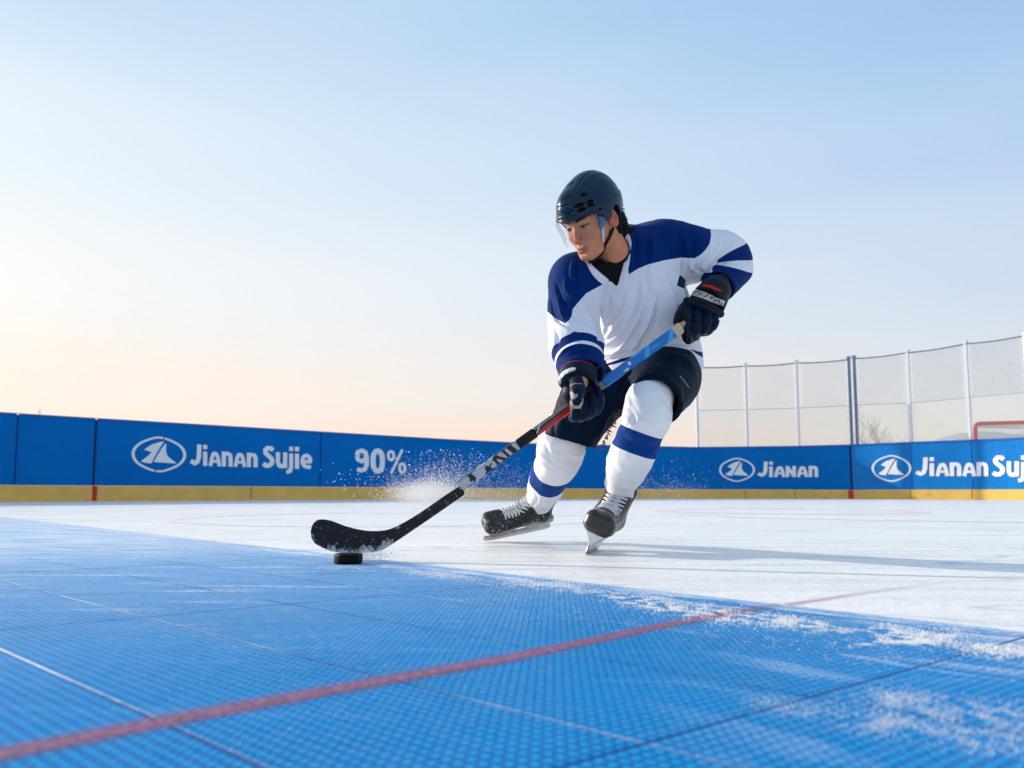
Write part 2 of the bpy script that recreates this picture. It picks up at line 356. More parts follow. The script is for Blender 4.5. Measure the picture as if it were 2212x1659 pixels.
e1 = G(0, 1117); e2 = G(2171, 1364.5)                         # edge between the tiles and the ice
ev = (e2 - e1)[:2]; ev /= np.linalg.norm(ev); un = np.array([-ev[1], ev[0]])   # un points to the ice side?
if un @ np.array([0, 1]) < 0: un = -un
TV = np.array([0.70, -0.765]); TV /= np.linalg.norm(TV); TU = np.array([-TV[1], TV[0]])  # the tile grid: TV runs away from us to the left .. right near
def tile_mat():
    m = bpy.data.materials.new('blue_sport_tile'); m.use_nodes = True; nt = m.node_tree; b = nt.nodes['Principled BSDF']
    tc = nn(nt, 'ShaderNodeTexCoord'); sp = nn(nt, 'ShaderNodeSeparateXYZ'); nt.links.new(tc.outputs['Object'], sp.inputs[0])
    def mth(op, a, bb=None, c=None):
        n = nn(nt, 'ShaderNodeMath', operation=op)
        for i, v in enumerate((a, bb, c)):
            if v is None: continue
            if isinstance(v, (int, float)): n.inputs[i].default_value = v
            else: nt.links.new(v, n.inputs[i])
        return n.outputs[0]
    X, Y = sp.outputs['X'], sp.outputs['Y']
    u = mth('ADD', mth('MULTIPLY', X, float(TU[0])), mth('MULTIPLY', Y, float(TU[1])))
    v = mth('ADD', mth('MULTIPLY', X, float(TV[0])), mth('MULTIPLY', Y, float(TV[1])))
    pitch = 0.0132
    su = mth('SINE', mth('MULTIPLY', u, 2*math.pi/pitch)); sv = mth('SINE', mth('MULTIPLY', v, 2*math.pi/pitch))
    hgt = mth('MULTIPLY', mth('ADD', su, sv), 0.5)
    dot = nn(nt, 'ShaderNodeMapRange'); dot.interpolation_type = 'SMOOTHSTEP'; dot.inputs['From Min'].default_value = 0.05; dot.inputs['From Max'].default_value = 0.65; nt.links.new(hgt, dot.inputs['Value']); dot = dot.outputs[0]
    # joints between tiles
    c0 = float(G(0, 1257)[:2] @ TU); r0 = float(G(1756, 1512)[:2] @ TV)
    def joint(co, off, per, wd):
        f = mth('ABSOLUTE', mth('SUBTRACT', mth('FRACT', mth('ADD', mth('DIVIDE', mth('SUBTRACT', co, off), per), 0.5)), 0.5))
        r = nn(nt, 'ShaderNodeMapRange'); r.inputs['From Min'].default_value = wd / per; r.inputs['From Max'].default_value = 0.3 * wd / per; nt.links.new(f, r.inputs['Value']); return r.outputs[0]
    j1 = joint(u, c0, 0.25, 0.0030); j2 = joint(v, r0, 1.00, 0.0045)
    def nz(scale, det=5, s=(1, 1, 1), rot=0, dist=0):
        mp = nn(nt, 'ShaderNodeMapping'); mp.inputs['Scale'].default_value = s; mp.inputs['Rotation'].default_value = (0, 0, rot)
        n = nn(nt, 'ShaderNodeTexNoise'); n.inputs['Scale'].default_value = scale; n.inputs['Detail'].default_value = det; n.inputs['Distortion'].default_value = dist
        nt.links.new(tc.outputs['Object'], mp.inputs[0]); nt.links.new(mp.outputs[0], n.inputs['Vector']); return n.outputs[0]
    def rg(src, a, bb, lo=0, hi=1):
        r = nn(nt, 'ShaderNodeMapRange'); r.inputs['From Min'].default_value = a; r.inputs['From Max'].default_value = bb
        r.inputs['To Min'].default_value = lo; r.inputs['To Max'].default_value = hi; nt.links.new(src, r.inputs['Value']); return r.outputs[0]
    def mixc(f, a, bcol):
        x = nn(nt, 'ShaderNodeMix', data_type='RGBA'); nt.links.new(f, x.inputs['Factor'])
        if isinstance(a, tuple): x.inputs['A'].default_value = (*a, 1)
        else: nt.links.new(a, x.inputs['A'])
        x.inputs['B'].default_value = (*bcol, 1); return x.outputs['Result']
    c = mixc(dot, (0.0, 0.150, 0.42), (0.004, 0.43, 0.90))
    c = mixc(rg(nz(3.0, 4), 0.35, 0.7, 0, 0.3), c, (0.0, 0.30, 0.80))
    # frost on the far left of the mat, thinning to the right (where the skates have not been)
    far = rg(mth('SUBTRACT', Y, mth('MULTIPLY', X, 0.9)), 1.25, 5.2)
    frost = mth('MULTIPLY', far, rg(nz(6, 6, (1, 3, 1), 0.2), 0.25, 0.65, 0.45, 1.0))
    c = mixc(mth('MULTIPLY', frost, 0.95), c, (0.46, 0.68, 0.93))
    fr2 = mth('MULTIPLY', rg(far, 0.0, 0.45, 0.04, 1.0), rg(nz(160, 3), 0.54, 0.70, 0, 0.7))
    c = mixc(mth('MULTIPLY', fr2, rg(nz(4, 5, (1, 2.5, 1)), 0.35, 0.6)), c, (0.62, 0.74, 0.88))
    sm = mth('MULTIPLY', rg(nz(2.2, 8, (1.0, 7, 1), 0.04, 0.6), 0.60, 0.70), rg(nz(120, 4), 0.40, 0.62))
    c = mixc(mth('MULTIPLY', sm, rg(far, 0.0, 0.35, 0.10, 0.85)), c, (0.82, 0.86, 0.90))
    c = mixc(mth('MULTIPLY', rg(far, 0.55, 1.0), rg(nz(3.5, 8, (1, 8, 1), -0.03), 0.42, 0.58)), c, (0.74, 0.80, 0.88))
    # powder snow ploughed along the edge with the ice, and the frosty edge itself
    cN = float(e1[:2] @ un); cE = float(e1[:2] @ ev)
    dd = mth('SUBTRACT', cN, mth('ADD', mth('MULTIPLY', X, float(un[0])), mth('MULTIPLY', Y, float(un[1]))))       # metres in from the edge
    ss = mth('SUBTRACT', mth('ADD', mth('MULTIPLY', X, float(ev[0])), mth('MULTIPLY', Y, float(ev[1]))), cE)
    cb = nn(nt, 'ShaderNodeCombineXYZ'); nt.links.new(mth('MULTIPLY', ss, 2.2), cb.inputs[0]); nt.links.new(mth('MULTIPLY', dd, 9.0), cb.inputs[1])
    def nz2(scale, det, dist=0.4):
        n = nn(nt, 'ShaderNodeTexNoise'); n.inputs['Scale'].default_value = scale; n.inputs['Detail'].default_value = det; n.inputs['Distortion'].default_value = dist
        nt.links.new(cb.outputs[0], n.inputs['Vector']); return n.outputs[0]
    band = mth('MULTIPLY', rg(dd, 0.0, 0.05), rg(dd, 0.16, 0.06)); near_ = rg(ss, 4.3, 5.0)
    pw = mth('MULTIPLY', mth('MULTIPLY', band, near_), rg(nz2(2.2, 9), 0.44, 0.60)); pw = mth('MULTIPLY', pw, rg(nz(420, 3), 0.30, 0.52))
    c = mixc(pw, c, (0.80, 0.84, 0.90))
    wide = mth('MULTIPLY', mth('MULTIPLY', rg(dd, 0.05, 0.2), rg(X, .10, .42)), rg(nz2(1.1, 10, 0.8), 0.60, 0.66)); wide = mth('MULTIPLY', wide, rg(nz(300, 4), 0.42, 0.58, 0, 0.6))
    c = mixc(wide, c, (0.74, 0.82, 0.92))
    eg = rg(mth('ADD', dd, mth('MULTIPLY', mth('SUBTRACT', nz(60, 6), 0.5), 0.09)), 0.045, -0.012)
    c = mixc(mth('MULTIPLY', eg, 0.9), c, (0.70, 0.77, 0.88))
    jw = rg(nz(2.1, 3), 0.47, 0.60)
    c = mixc(mth('MULTIPLY', j1, mth('SUBTRACT', 1.0, mth('MULTIPLY', jw, 0.8))), c, (0.0, 0.075, 0.30))
    c = mixc(mth('MULTIPLY', mth('MULTIPLY', j1, jw), rg(nz(300, 2), 0.35, 0.55)), c, (0.72, 0.78, 0.86))
    c = mixc(j2, c, (0.0, 0.075, 0.30))
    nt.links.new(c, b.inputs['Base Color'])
    nt.links.new(rg(nz(40, 4), 0.3, 0.7, 0.28, 0.5), b.inputs['Roughness']); b.inputs['Specular IOR Level'].default_value = 0.03
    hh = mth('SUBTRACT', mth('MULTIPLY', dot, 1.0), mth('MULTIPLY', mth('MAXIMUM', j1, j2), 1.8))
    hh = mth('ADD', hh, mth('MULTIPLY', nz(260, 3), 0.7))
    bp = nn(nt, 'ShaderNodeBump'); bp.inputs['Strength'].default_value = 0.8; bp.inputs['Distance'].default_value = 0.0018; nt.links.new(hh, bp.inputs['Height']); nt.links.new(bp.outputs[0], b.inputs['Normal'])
    return m
a_ = e1[:2] - ev * 16; b_ = e2[:2] + ev * 6
sheet('tiled_floor', [a_, (a_[0], -4), (b_[0] + 3, -4), b_], 0.003, tile_mat())

# red line painted across tiles and ice
m_red = M('red_line_paint', (0.40, 0.165, 0.26), 0.6, 0.1, noise=(160, 0.6), bump=[(500, 0.5, 0.001)])
m_red_ice = M('red_line_in_ice', (0.58, 0.36, 0.42), 0.5, 0.2, noise=(30, 0.15))
cl = [(-260, 1694, 50), (0, 1640, 48), (380, 1562, 43), (795, 1484, 34), (1106, 1427, 29), (1456, 1352, 21), (1600, 1326, 17), (1688, 1309.5, 15)]
cl2 = [(1690, 1309.5, 13), (1760, 1298, 11), (1831, 1287, 10), (1900, 1277, 9), (1981, 1266, 8), (2060, 1257, 6)]
def strip(name, cl, z, mat):
    V = []; E = []; F = []; A = []
    for i, (x, y, h) in enumerate(cl):
        for e in (-1, 0, 1): V.append((*G(x, y + e*h/2)[:2], z)); E.append(1 - abs(e)); A.append(i/(len(cl)-1))
    for i in range(len(cl)-1):
        for k in (0, 1): F.append((3*i+k, 3*i+k+1, 3*i+k+4, 3*i+k+3))
    o = mesh_obj(name, V, F, mat, None, False, attrs={'mid': E, 'run': A}); o['kind'] = 'structure'; return o
def worn(m, fade=None, soft=0.35, base=1.0):           # paint worn through at its rims
    nt = m.node_tree; b = nt.nodes['Principled BSDF']; out = [n for n in nt.nodes if n.type == 'OUTPUT_MATERIAL'][0]
    a = nn(nt, 'ShaderNodeAttribute', attribute_name='mid'); tc = nn(nt, 'ShaderNodeTexCoord'); nz = nn(nt, 'ShaderNodeTexNoise'); nz.inputs['Scale'].default_value = 260; nz.inputs['Detail'].default_value = 5
    nt.links.new(tc.outputs['Object'], nz.inputs['Vector']); s1 = nn(nt, 'ShaderNodeMath', operation='ADD'); nt.links.new(a.outputs['Fac'], s1.inputs[0]); nt.links.new(nz.outputs[0], s1.inputs[1])
    mr = nn(nt, 'ShaderNodeMapRange'); mr.inputs['From Min'].default_value = 0.55; mr.inputs['From Max'].default_value = 0.55 + soft*1.6; mr.inputs['To Max'].default_value = base; nt.links.new(s1.outputs[0], mr.inputs['Value']); f = mr.outputs[0]
    if fade:
        r = nn(nt, 'ShaderNodeAttribute', attribute_name='run'); m2 = nn(nt, 'ShaderNodeMapRange'); m2.inputs['From Min'].default_value = fade[0]; m2.inputs['From Max'].default_value = fade[1]; nt.links.new(r.outputs['Fac'], m2.inputs['Value'])
        mm = nn(nt, 'ShaderNodeMath', operation='MULTIPLY'); nt.links.new(f, mm.inputs[0]); nt.links.new(m2.outputs[0], mm.inputs[1]); f = mm.outputs[0]
    tr = nn(nt, 'ShaderNodeBsdfTransparent'); mx = nn(nt, 'ShaderNodeMixShader'); nt.links.new(f, mx.inputs[0]); nt.links.new(tr.outputs[0], mx.inputs[1]); nt.links.new(b.outputs[0], mx.inputs[2]); nt.links.new(mx.outputs[0], out.inputs[0])
    return m
strip('floor_line', cl, 0.0037, worn(m_red, (1.03, .80), soft=.5, base=.80)); strip('ice_line', cl2, 0.0010, worn(m_red_ice, (1.0, 0.0), .45, .62))
# faint face-off circles in the ice
def ring(name, c, r, w_, z, mat, n=96):
    V = []; F = []
    for k in range(n):
        t = 2*math.pi*k/n
        for q in (r - w_/2, r + w_/2): V.append((c[0] + q*math.cos(t), c[1] + q*math.sin(t), z))
        F.append((2*k, 2*k+1, (2*k+3) % (2*n), (2*k+2) % (2*n)))
    o = mesh_obj(name, V, F, mat, None, False); o['kind'] = 'structure'; return o
m_ring = M('faded_red_in_ice', (0.88, 0.77, 0.77), 0.5, 0.3, noise=(3, 0.12))
m_ring2 = M('faded_pink_in_ice', (0.86, 0.68, 0.70), 0.5, 0.3, noise=(3, 0.12))
p1 = G(360, 1122); ring('ice_circle', (p1[0] + 1.55, p1[1] + 0.2), 1.5, 0.07, 0.001, m_ring)
p2_ = G(1700, 1104); ring('ice_circle', (p2_[0], p2_[1]), 1.15, 0.22, 0.001, m_ring2)
strip('ice_line', [(1560, 1117, 1.2), (1700, 1121, 1.3), (2000, 1126, 1.3), (2300, 1130, 1.4)], 0.0014, worn(M('thin_grey_line_in_ice', (0.50, 0.53, 0.60), 0.5, 0.3), None, .5, .7))

# ---- rink boards
xs = [-900, -160, 0, 35, 205, 450, 692, 960, 1150, 1500, 1610, 1721, 1838, 1965, 2097, 2212, 2330, 2700, 3300]
Ds = [12.0, 14.8, 15.5, 15.65, 16.3, 17.35, 18.4, 20.0, 20.9, 21.5, 21.45, 21.3, 20.8, 19.8, 18.9, 18.0, 17.1, 14.6, 12.0]
tops = [837, 880.5, 890, 892.5, 903, 917.5, 932, 948, 957.5, 965.5, 964.5, 963, 960, 954.6, 949.6, 944.7, 939, 914, 881]
yels = [1041, 1047, 1047.6, 1047.8, 1049, 1050, 1051.6, 1053.3, 1055, 1057.2, 1057.6, 1057.9, 1058, 1057.6, 1057.2, 1056.8, 1056.4, 1056.2, 1055.7]
def WD(x): return float(np.interp(x, xs, Ds))
_bx = np.linspace(-900, 3300, 142); _bp = np.array([W(x, 1070, WD(x)) for x in _bx])
_bp[:, 1] = np.convolve(np.r_[[_bp[0, 1]]*2, _bp[:, 1], [_bp[-1, 1]]*2], np.ones(5)/5, 'valid')
def DW(px, py):                        # depth of the boards' upright face where that line of sight meets it
    D = WD(px)
    for _ in range(40):
        E = float(np.interp(W(px, py, D)[0], _bp[:, 0], _bp[:, 1])); D += .5*(E - D)
        if abs(E - D) < 1e-4: break
    return D
def sm(x, tab): return float(np.interp(x, xs, tab))
def wall_n(x):
    a = W(x-8, 1070, DW(x-8, 1070)); b = W(x+8, 1070, DW(x+8, 1070)); t = (b - a)[:2]; t /= np.linalg.norm(t); return np.array([t[1], -t[0], 0])
def wall(x, y, off=0.0):               # a point on the face of the boards
    return W(x, y, DW(x, y)) + wall_n(x) * off
m_board = M('blue_board', (0.0, 0.145, 0.47), 0.5, 0.05, noise=(1.2, 0.06), bump=[(1.5, 0.25, 0.03), (60, 0.05, 0.003)])
m_vinyl = M('blue_banner_vinyl', (0.0, 0.18, 0.54), 0.34, 0.2, noise=(2, 0.12), bump=[(2.2, 0.5, 0.05), (9, 0.25, 0.012)])
m_kick = M('yellow_kick_plate', (0.76, 0.47, 0.12), 0.5, 0.15, noise=(4, 0.1), bump=[(20, 0.1, 0.004)])
scuffs(m_board, (0.02, 0.05, 0.12), 3, 1, 3, .62, .72, .5); scuffs(m_board, (0.35, 0.45, 0.6), 9, 1, 5, .68, .74, .35); scuffs(m_kick, (0.10, 0.08, 0.05), 5, 1, 3, .60, .72, .6)
m_cap = M('board_top_rail', (0.0, 0.10, 0.44), 0.35, 0.5)
m_redmark = M('red_marker', (0.55, 0.012, 0.02), 0.45, 0.4)
m_seam = M('dark_joint', (0.004, 0.012, 0.05), 0.7, 0.2)
m_letter = M('white_lettering', (0.80, 0.80, 0.82), 0.5, 0.2, noise=(9, 0.06))
m_bolt = M('bright_bolt', (0.8, 0.8, 0.8), 0.3, 0.5, metal=0.6)
def board(x0, x1, label, mat=m_board, n=14):
    n = max(4, int((x1-x0)/14)); X = np.linspace(x0, x1, n + 1); th = 0.10
    base = W((x0+x1)/2, 1070, WD((x0+x1)/2)); root = empty('rink_board', (base[0], base[1], 0))
    props(root, label, 'rink board', 'blue boards around the ice')
    def slab(name, zlo, zhi, off, m, inset=0.0005):
        V = []; F = []
        for i, x in enumerate(X):
            p = wall(x, 1070); nrm = wall_n(x)
            t = np.array([-nrm[1], nrm[0], 0]); sh = t * (inset if i == 0 else (-inset if i == n else 0))
            f = p + nrm * off + sh; b = p - nrm * th + sh
            V += [(f[0], f[1], zlo(x)), (f[0], f[1], zhi(x)), (b[0], b[1], zhi(x)), (b[0], b[1], zlo(x))]
        for i in range(n):
            a = 4*i; b = a + 4
            for k in range(4): F.append((a+k, b+k, b+(k+1) % 4, a+(k+1) % 4))
        F += [(3, 2, 1, 0), (4*n, 4*n+1, 4*n+2, 4*n+3)]
        return mesh_obj(name, V, F, m, root, False)
    ztop = lambda x: wall(x, sm(x, tops))[2]; zy = lambda x: wall(x, sm(x, yels))[2]
    slab('panel', zy, lambda x: ztop(x) - 0.035, 0.0, mat)
    slab('kick_plate', lambda x: 0.002, lambda x: zy(x) - 0.003, 0.012, m_kick)
    slab('top_rail', lambda x: ztop(x) - 0.033, ztop, 0.014, m_cap, 0.0005)
    return root
def seam(root, x, mat=m_seam, lo=None, hi=None, w_=0.02, name='joint', off=0.003):
    lo = sm(x, yels) if lo is None else lo; hi = sm(x, tops) + 3.4 if hi is None else hi
    a = wall(x, lo, off); b = wall(x, hi, off); nrm = wall_n(x); t = np.array([-nrm[1], nrm[0], 0]) * w_ / 2
    mb = MB(); c = (a + b) / 2; mb.box(c, (w_/2, 0.004, (b[2]-a[2])/2), np.stack([t*2/w_, -nrm, (0, 0, 1)], 1)); return mb.obj(name, mat, root)
def bolt(root, x):
    mb = MB(); c = wall(x, sm(x, tops) + 1.8, 0.02); mb.tube([c, c + wall_n(x) * 0.015], 0.022, 8); mb.obj('bolt', m_bolt, root)
B1 = board(-900, 34.9, 'plain blue rink board at the far left edge of the ice', n=4)
B2 = board(35.1, 204.4, 'plain blue rink board just left of the long lettered board, bolts in its corners', n=5)
B3 = board(204.6, 691.9, 'blue rink board with white oval emblem and two-word lettering, left of the 90% board')
B4 = board(692.1, 1150.4, 'blue rink board lettered 90% behind the snow spray')
B5 = board(1150.6, 1500.4, 'blue rink board behind the legs of the skater')
B6 = board(1500.6, 1838.4, 'blue curved rink board with small emblem and one-word lettering, under the netting')
B7 = board(1838.6, 3300, 'sunlit blue banner-covered board with white emblem at the right edge', mat=m_vinyl, n=30)
bolt(B2, 38); bolt(B3, 208)
def mark(root, x):                       # red marker on the kick plate
    seam(root, x, m_redmark, 1077.2 if x > 1000 else 1081.5, sm(x, yels) + 0.4, 0.11 if x > 1000 else 0.075, 'red_marker', 0.018)
for root, x in ((B3, 204), (B7, 1838.5)):
    mark(root, x)
seam(B3, 204.5, w_=0.03); seam(B2, 35, w_=0.015)
seam(B4, 692, w_=0.012); seam(B7, 1838.6, w_=0.04)
for x in (1968, 2100, 2228): seam(B7, x, w_=0.012, mat=M('banner_seam', (0.0, 0.07, 0.30), 0.5, 0.3))
for r_, x in ((B3, 542), (B6, 1610), (B6, 1717), (B7, 1967), (B7, 2100)):
    seam(r_, x, M('plate_joint', (0.25, 0.16, 0.03), 0.6, 0.2), 1076.8, sm(x, yels) + 0.5, 0.014, 'plate_joint', 0.013)

# ---- lettering as thin raised shapes that follow the boards
GL = {
 'J': (0.56, [([(.41,.98),(.39,.40),(.33,.18),(.20,.10),(.03,.20)], .20)]),
 'i': (0.27, [([(.12,.00),(.12,.66)], .19), ([(.12,.80),(.12,.98)], .19)]),
 'A': (0.60, [([(.09,.0),(.17,.40),(.23,.58),(.30,.61),(.37,.58),(.44,.40),(.51,.0)], .17), ([(.2,.22),(.4,.22)], .13)]),
 'n': (0.55, [([(.11,.0),(.11,.70)], .19), ([(.14,.60),(.30,.62),(.38,.58),(.42,.46),(.42,.0)], .19)]),
 'N': (0.58, [([(.10,.0),(.10,.70)], .18), ([(.12,.60),(.42,.10)], .19), ([(.45,.0),(.45,.70)], .18)]),
 'S': (0.62, [([(.49,.80),(.40,.88),(.25,.89),(.15,.80),(.15,.68),(.24,.58),(.38,.47),(.46,.36),(.44,.20),(.32,.10),(.18,.09),(.06,.17)], .20)]),
 'u': (0.57, [([(.10,.70),(.10,.25),(.16,.11),(.28,.08),(.40,.14)], .19), ([(.43,.70),(.43,.02)], .19)]),
 'j': (0.28, [([(.13,.66),(.13,.02),(.07,-.14),(-.07,-.17)], .18), ([(.13,.80),(.13,.97)], .17)]),
 'e': (0.58, [([(.16,.32),(.45,.33),(.44,.48),(.37,.58),(.27,.61),(.16,.56),(.10,.44),(.10,.26),(.18,.12),(.30,.08),(.47,.09)], .17)]),
 '9': (0.60, [([(.10,.70),(.14,.84),(.28,.91),(.42,.84),(.46,.68),(.40,.52),(.28,.46),(.15,.52),(.10,.66)], .17), ([(.47,.70),(.47,.32),(.40,.14),(.25,.08),(.12,.12)], .17)]),
 '0': (0.62, [([(.11,.5),(.13,.24),(.22,.10),(.29,.08),(.36,.10),(.45,.24),(.47,.5),(.45,.76),(.36,.90),(.29,.92),(.22,.90),(.13,.76),(.11,.52)], .19)]),
 '%': (0.80, [([(.07,.74),(.09,.86),(.17,.91),(.26,.86),(.28,.74),(.26,.61),(.17,.55),(.09,.61),(.07,.73)], .10), ([(.50,.27),(.52,.38),(.60,.43),(.68,.38),(.71,.25),(.68,.12),(.60,.06),(.52,.12),(.50,.26)], .10), ([(.60,.98),(.18,.02)], .10)]),
 ' ': (0.22, []),
}
def glyph_sd(x, y, strokes):             # positive outside
    d = np.full(x.shape, 9.0)
    for pts, w_ in strokes:
        pts = [np.array(p) for p in pts]
        for i in range(len(pts)-1):
            a, b = pts[i], pts[i+1]; ba = b - a; L = np.linalg.norm(ba); tdir = ba / L
            t = np.clip(((x-a[0])*ba[0] + (y-a[1])*ba[1]) / (L*L), 0, 1); e = np.hypot(x-a[0]-t*ba[0], y-a[1]-t*ba[1]) - w_/2
            if i == 0: e = np.maximum(e, -((x-a[0])*tdir[0] + (y-a[1])*tdir[1]) - 0.015)
            if i == len(pts)-2: e = np.maximum(e, ((x-b[0])*tdir[0] + (y-b[1])*tdir[1]) - 0.015)
            d = np.minimum(d, e)
    return d
def letters(root, txt, x0, x1, base0, base1, cap0, cap1, name='lettering', mat=m_letter, off=0.006):
    adv = []; c = 0
    for ch in txt: adv.append(c); c += GL[ch][0]
    tot = c
    def f(P):
        d = np.full(len(P), 9.0, np.float32)
        for ch, a in zip(txt, adv):
            if GL[ch][1]: d = np.minimum(d, glyph_sd(P[:, 0] - a, P[:, 1], GL[ch][1]))
        return np.maximum(d, np.abs(P[:, 2]) - 0.5).astype(np.float32)
    V, F = nets(f, (-0.1, -0.32, -0.9), (tot + 0.1, 1.08, 0.9), (0.02, 0.02, 0.3), 3)
    out = []
    for u, v, ww in V:
        k = u / tot; px = x0 + (x1 - x0) * k; py = (base0 + (base1 - base0) * k) - v * (cap0 + (cap1 - cap0) * k)
        out.append(wall(px, py, off + 0.002 * (1 if ww > 0 else -1)))
    return mesh_obj(name, np.array(out), F, mat, root, False)
def emblem(root, cx, cy, a, b, slope=0.0, gap=True, off=0.006):
    s1 = [(.20,-.50),(.0,-.45),(-.28,-.36),(-.55,-.17),(-.27,-.08),(-.42,.08),(-.68,.27),(-.50,.32),(-.28,.34),(-.12,.02),(.03,-.24)]
    s2 = [(.275,-.45),(.265,-.12),(.32,.05),(.46,.17),(.65,.30),(.60,.325),(.30,.31),(-.20,.285),(.0,-.06),(.15,-.29)]
    def f(P):
        x, y = P[:, 0], P[:, 1]
        q = np.abs(y) / (0.655); r = np.sqrt(x*x + (y/0.655)**2)
        ringd = np.abs(r - (0.96 - 0.05 * np.sin(2*np.arctan2(y, x))**2)) * 0.8 - 0.045
        if gap: ringd = np.maximum(ringd, 0.022 - np.abs(x - np.where(y < 0, 0.20, -0.13) + 0.3*(y - np.where(y < 0, -.63, .63))))
        d = np.minimum(ringd, np.minimum(-sdpoly(x, y, s1), -sdpoly(x, y, s2)))
        return np.maximum(d, np.abs(P[:, 2]) - 0.5).astype(np.float32)
    V, F = nets(f, (-1.15, -0.85, -0.9), (1.15, 0.85, 0.9), (0.022, 0.022, 0.3), 3); out = []
    for u, v, ww in V:
        px = cx + u * a; py = cy + v * a / 0.655 * (b / a) * 1.0 + slope * u * a
        out.append(wall(px, py, off + 0.002 * (1 if ww > 0 else -1)))
    return mesh_obj('emblem', np.array(out), F, m_letter, root, False)
emblem(B3, 343, 981.7, 58, 38, 0.02); letters(B3, 'JiAnAn', 411, 558, 1005, 1009, 46, 42); letters(B3, 'Sujie', 566, 676, 1010, 1013, 48, 47)
letters(B4, '90%', 765, 880, 1020, 1025, 52, 54, mat=m_letter)
emblem(B6, 1592, 1015, 38, 25.5, 0.0, False); letters(B6, 'JiANAn', 1637, 1769, 1030, 1030, 33, 33)
emblem(B7, 1926, 1012, 42, 28.5, 0.0, False); letters(B7, 'JiAnAn', 1979, 2137, 1028, 1028, 40, 42); letters(B7, 'Sujie', 2143, 2262, 1029, 1031, 46, 48)

# ---- fences with glass and netting above the boards
m_post = M('pale_steel_post', (0.66, 0.68, 0.74), 0.35, 0.5, metal=0.1); m_bpost = M('blue_painted_post', (0.14, 0.20, 0.33), 0.4, 0.2)
m_cable = M('dark_cable', (0.10, 0.12, 0.18), 0.6, 0.3); m_net = M('net_cord', (0.36, 0.37, 0.40), 0.8, 0.1)
m_glass = bpy.data.materials.new('hazy_glass'); m_glass.use_nodes = True; g = m_glass.node_tree; g.nodes.clear()
o_ = nn(g, 'ShaderNodeOutputMaterial'); tr = nn(g, 'ShaderNodeBsdfTransparent'); tr.inputs[0].default_value = (0.95, 0.965, 0.965, 1)
df = nn(g, 'ShaderNodeBsdfPrincipled'); df.inputs['Base Color'].default_value = (0.72, 0.78, 0.76, 1); df.inputs['Roughness'].default_value = 0.15
mx = nn(g, 'ShaderNodeMixShader'); mx.inputs[0].default_value = 0.08; g.links.new(tr.outputs[0], mx.inputs[1]); g.links.new(df.outputs[0], mx.inputs[2]); g.links.new(mx.outputs[0], o_.inputs[0])
ftop = {1505: 791, 1611: 788, 1721: 781.5, 1832: 774, 1843: 772, 1958: 759, 2084: 740, 2212: 722, 2330: 704}
fmid = {1505: 887, 1611: 885, 1721: 881.6, 1832: 876, 1843: 875, 1958: 871, 2084: 859, 2212: 847, 2330: 836}
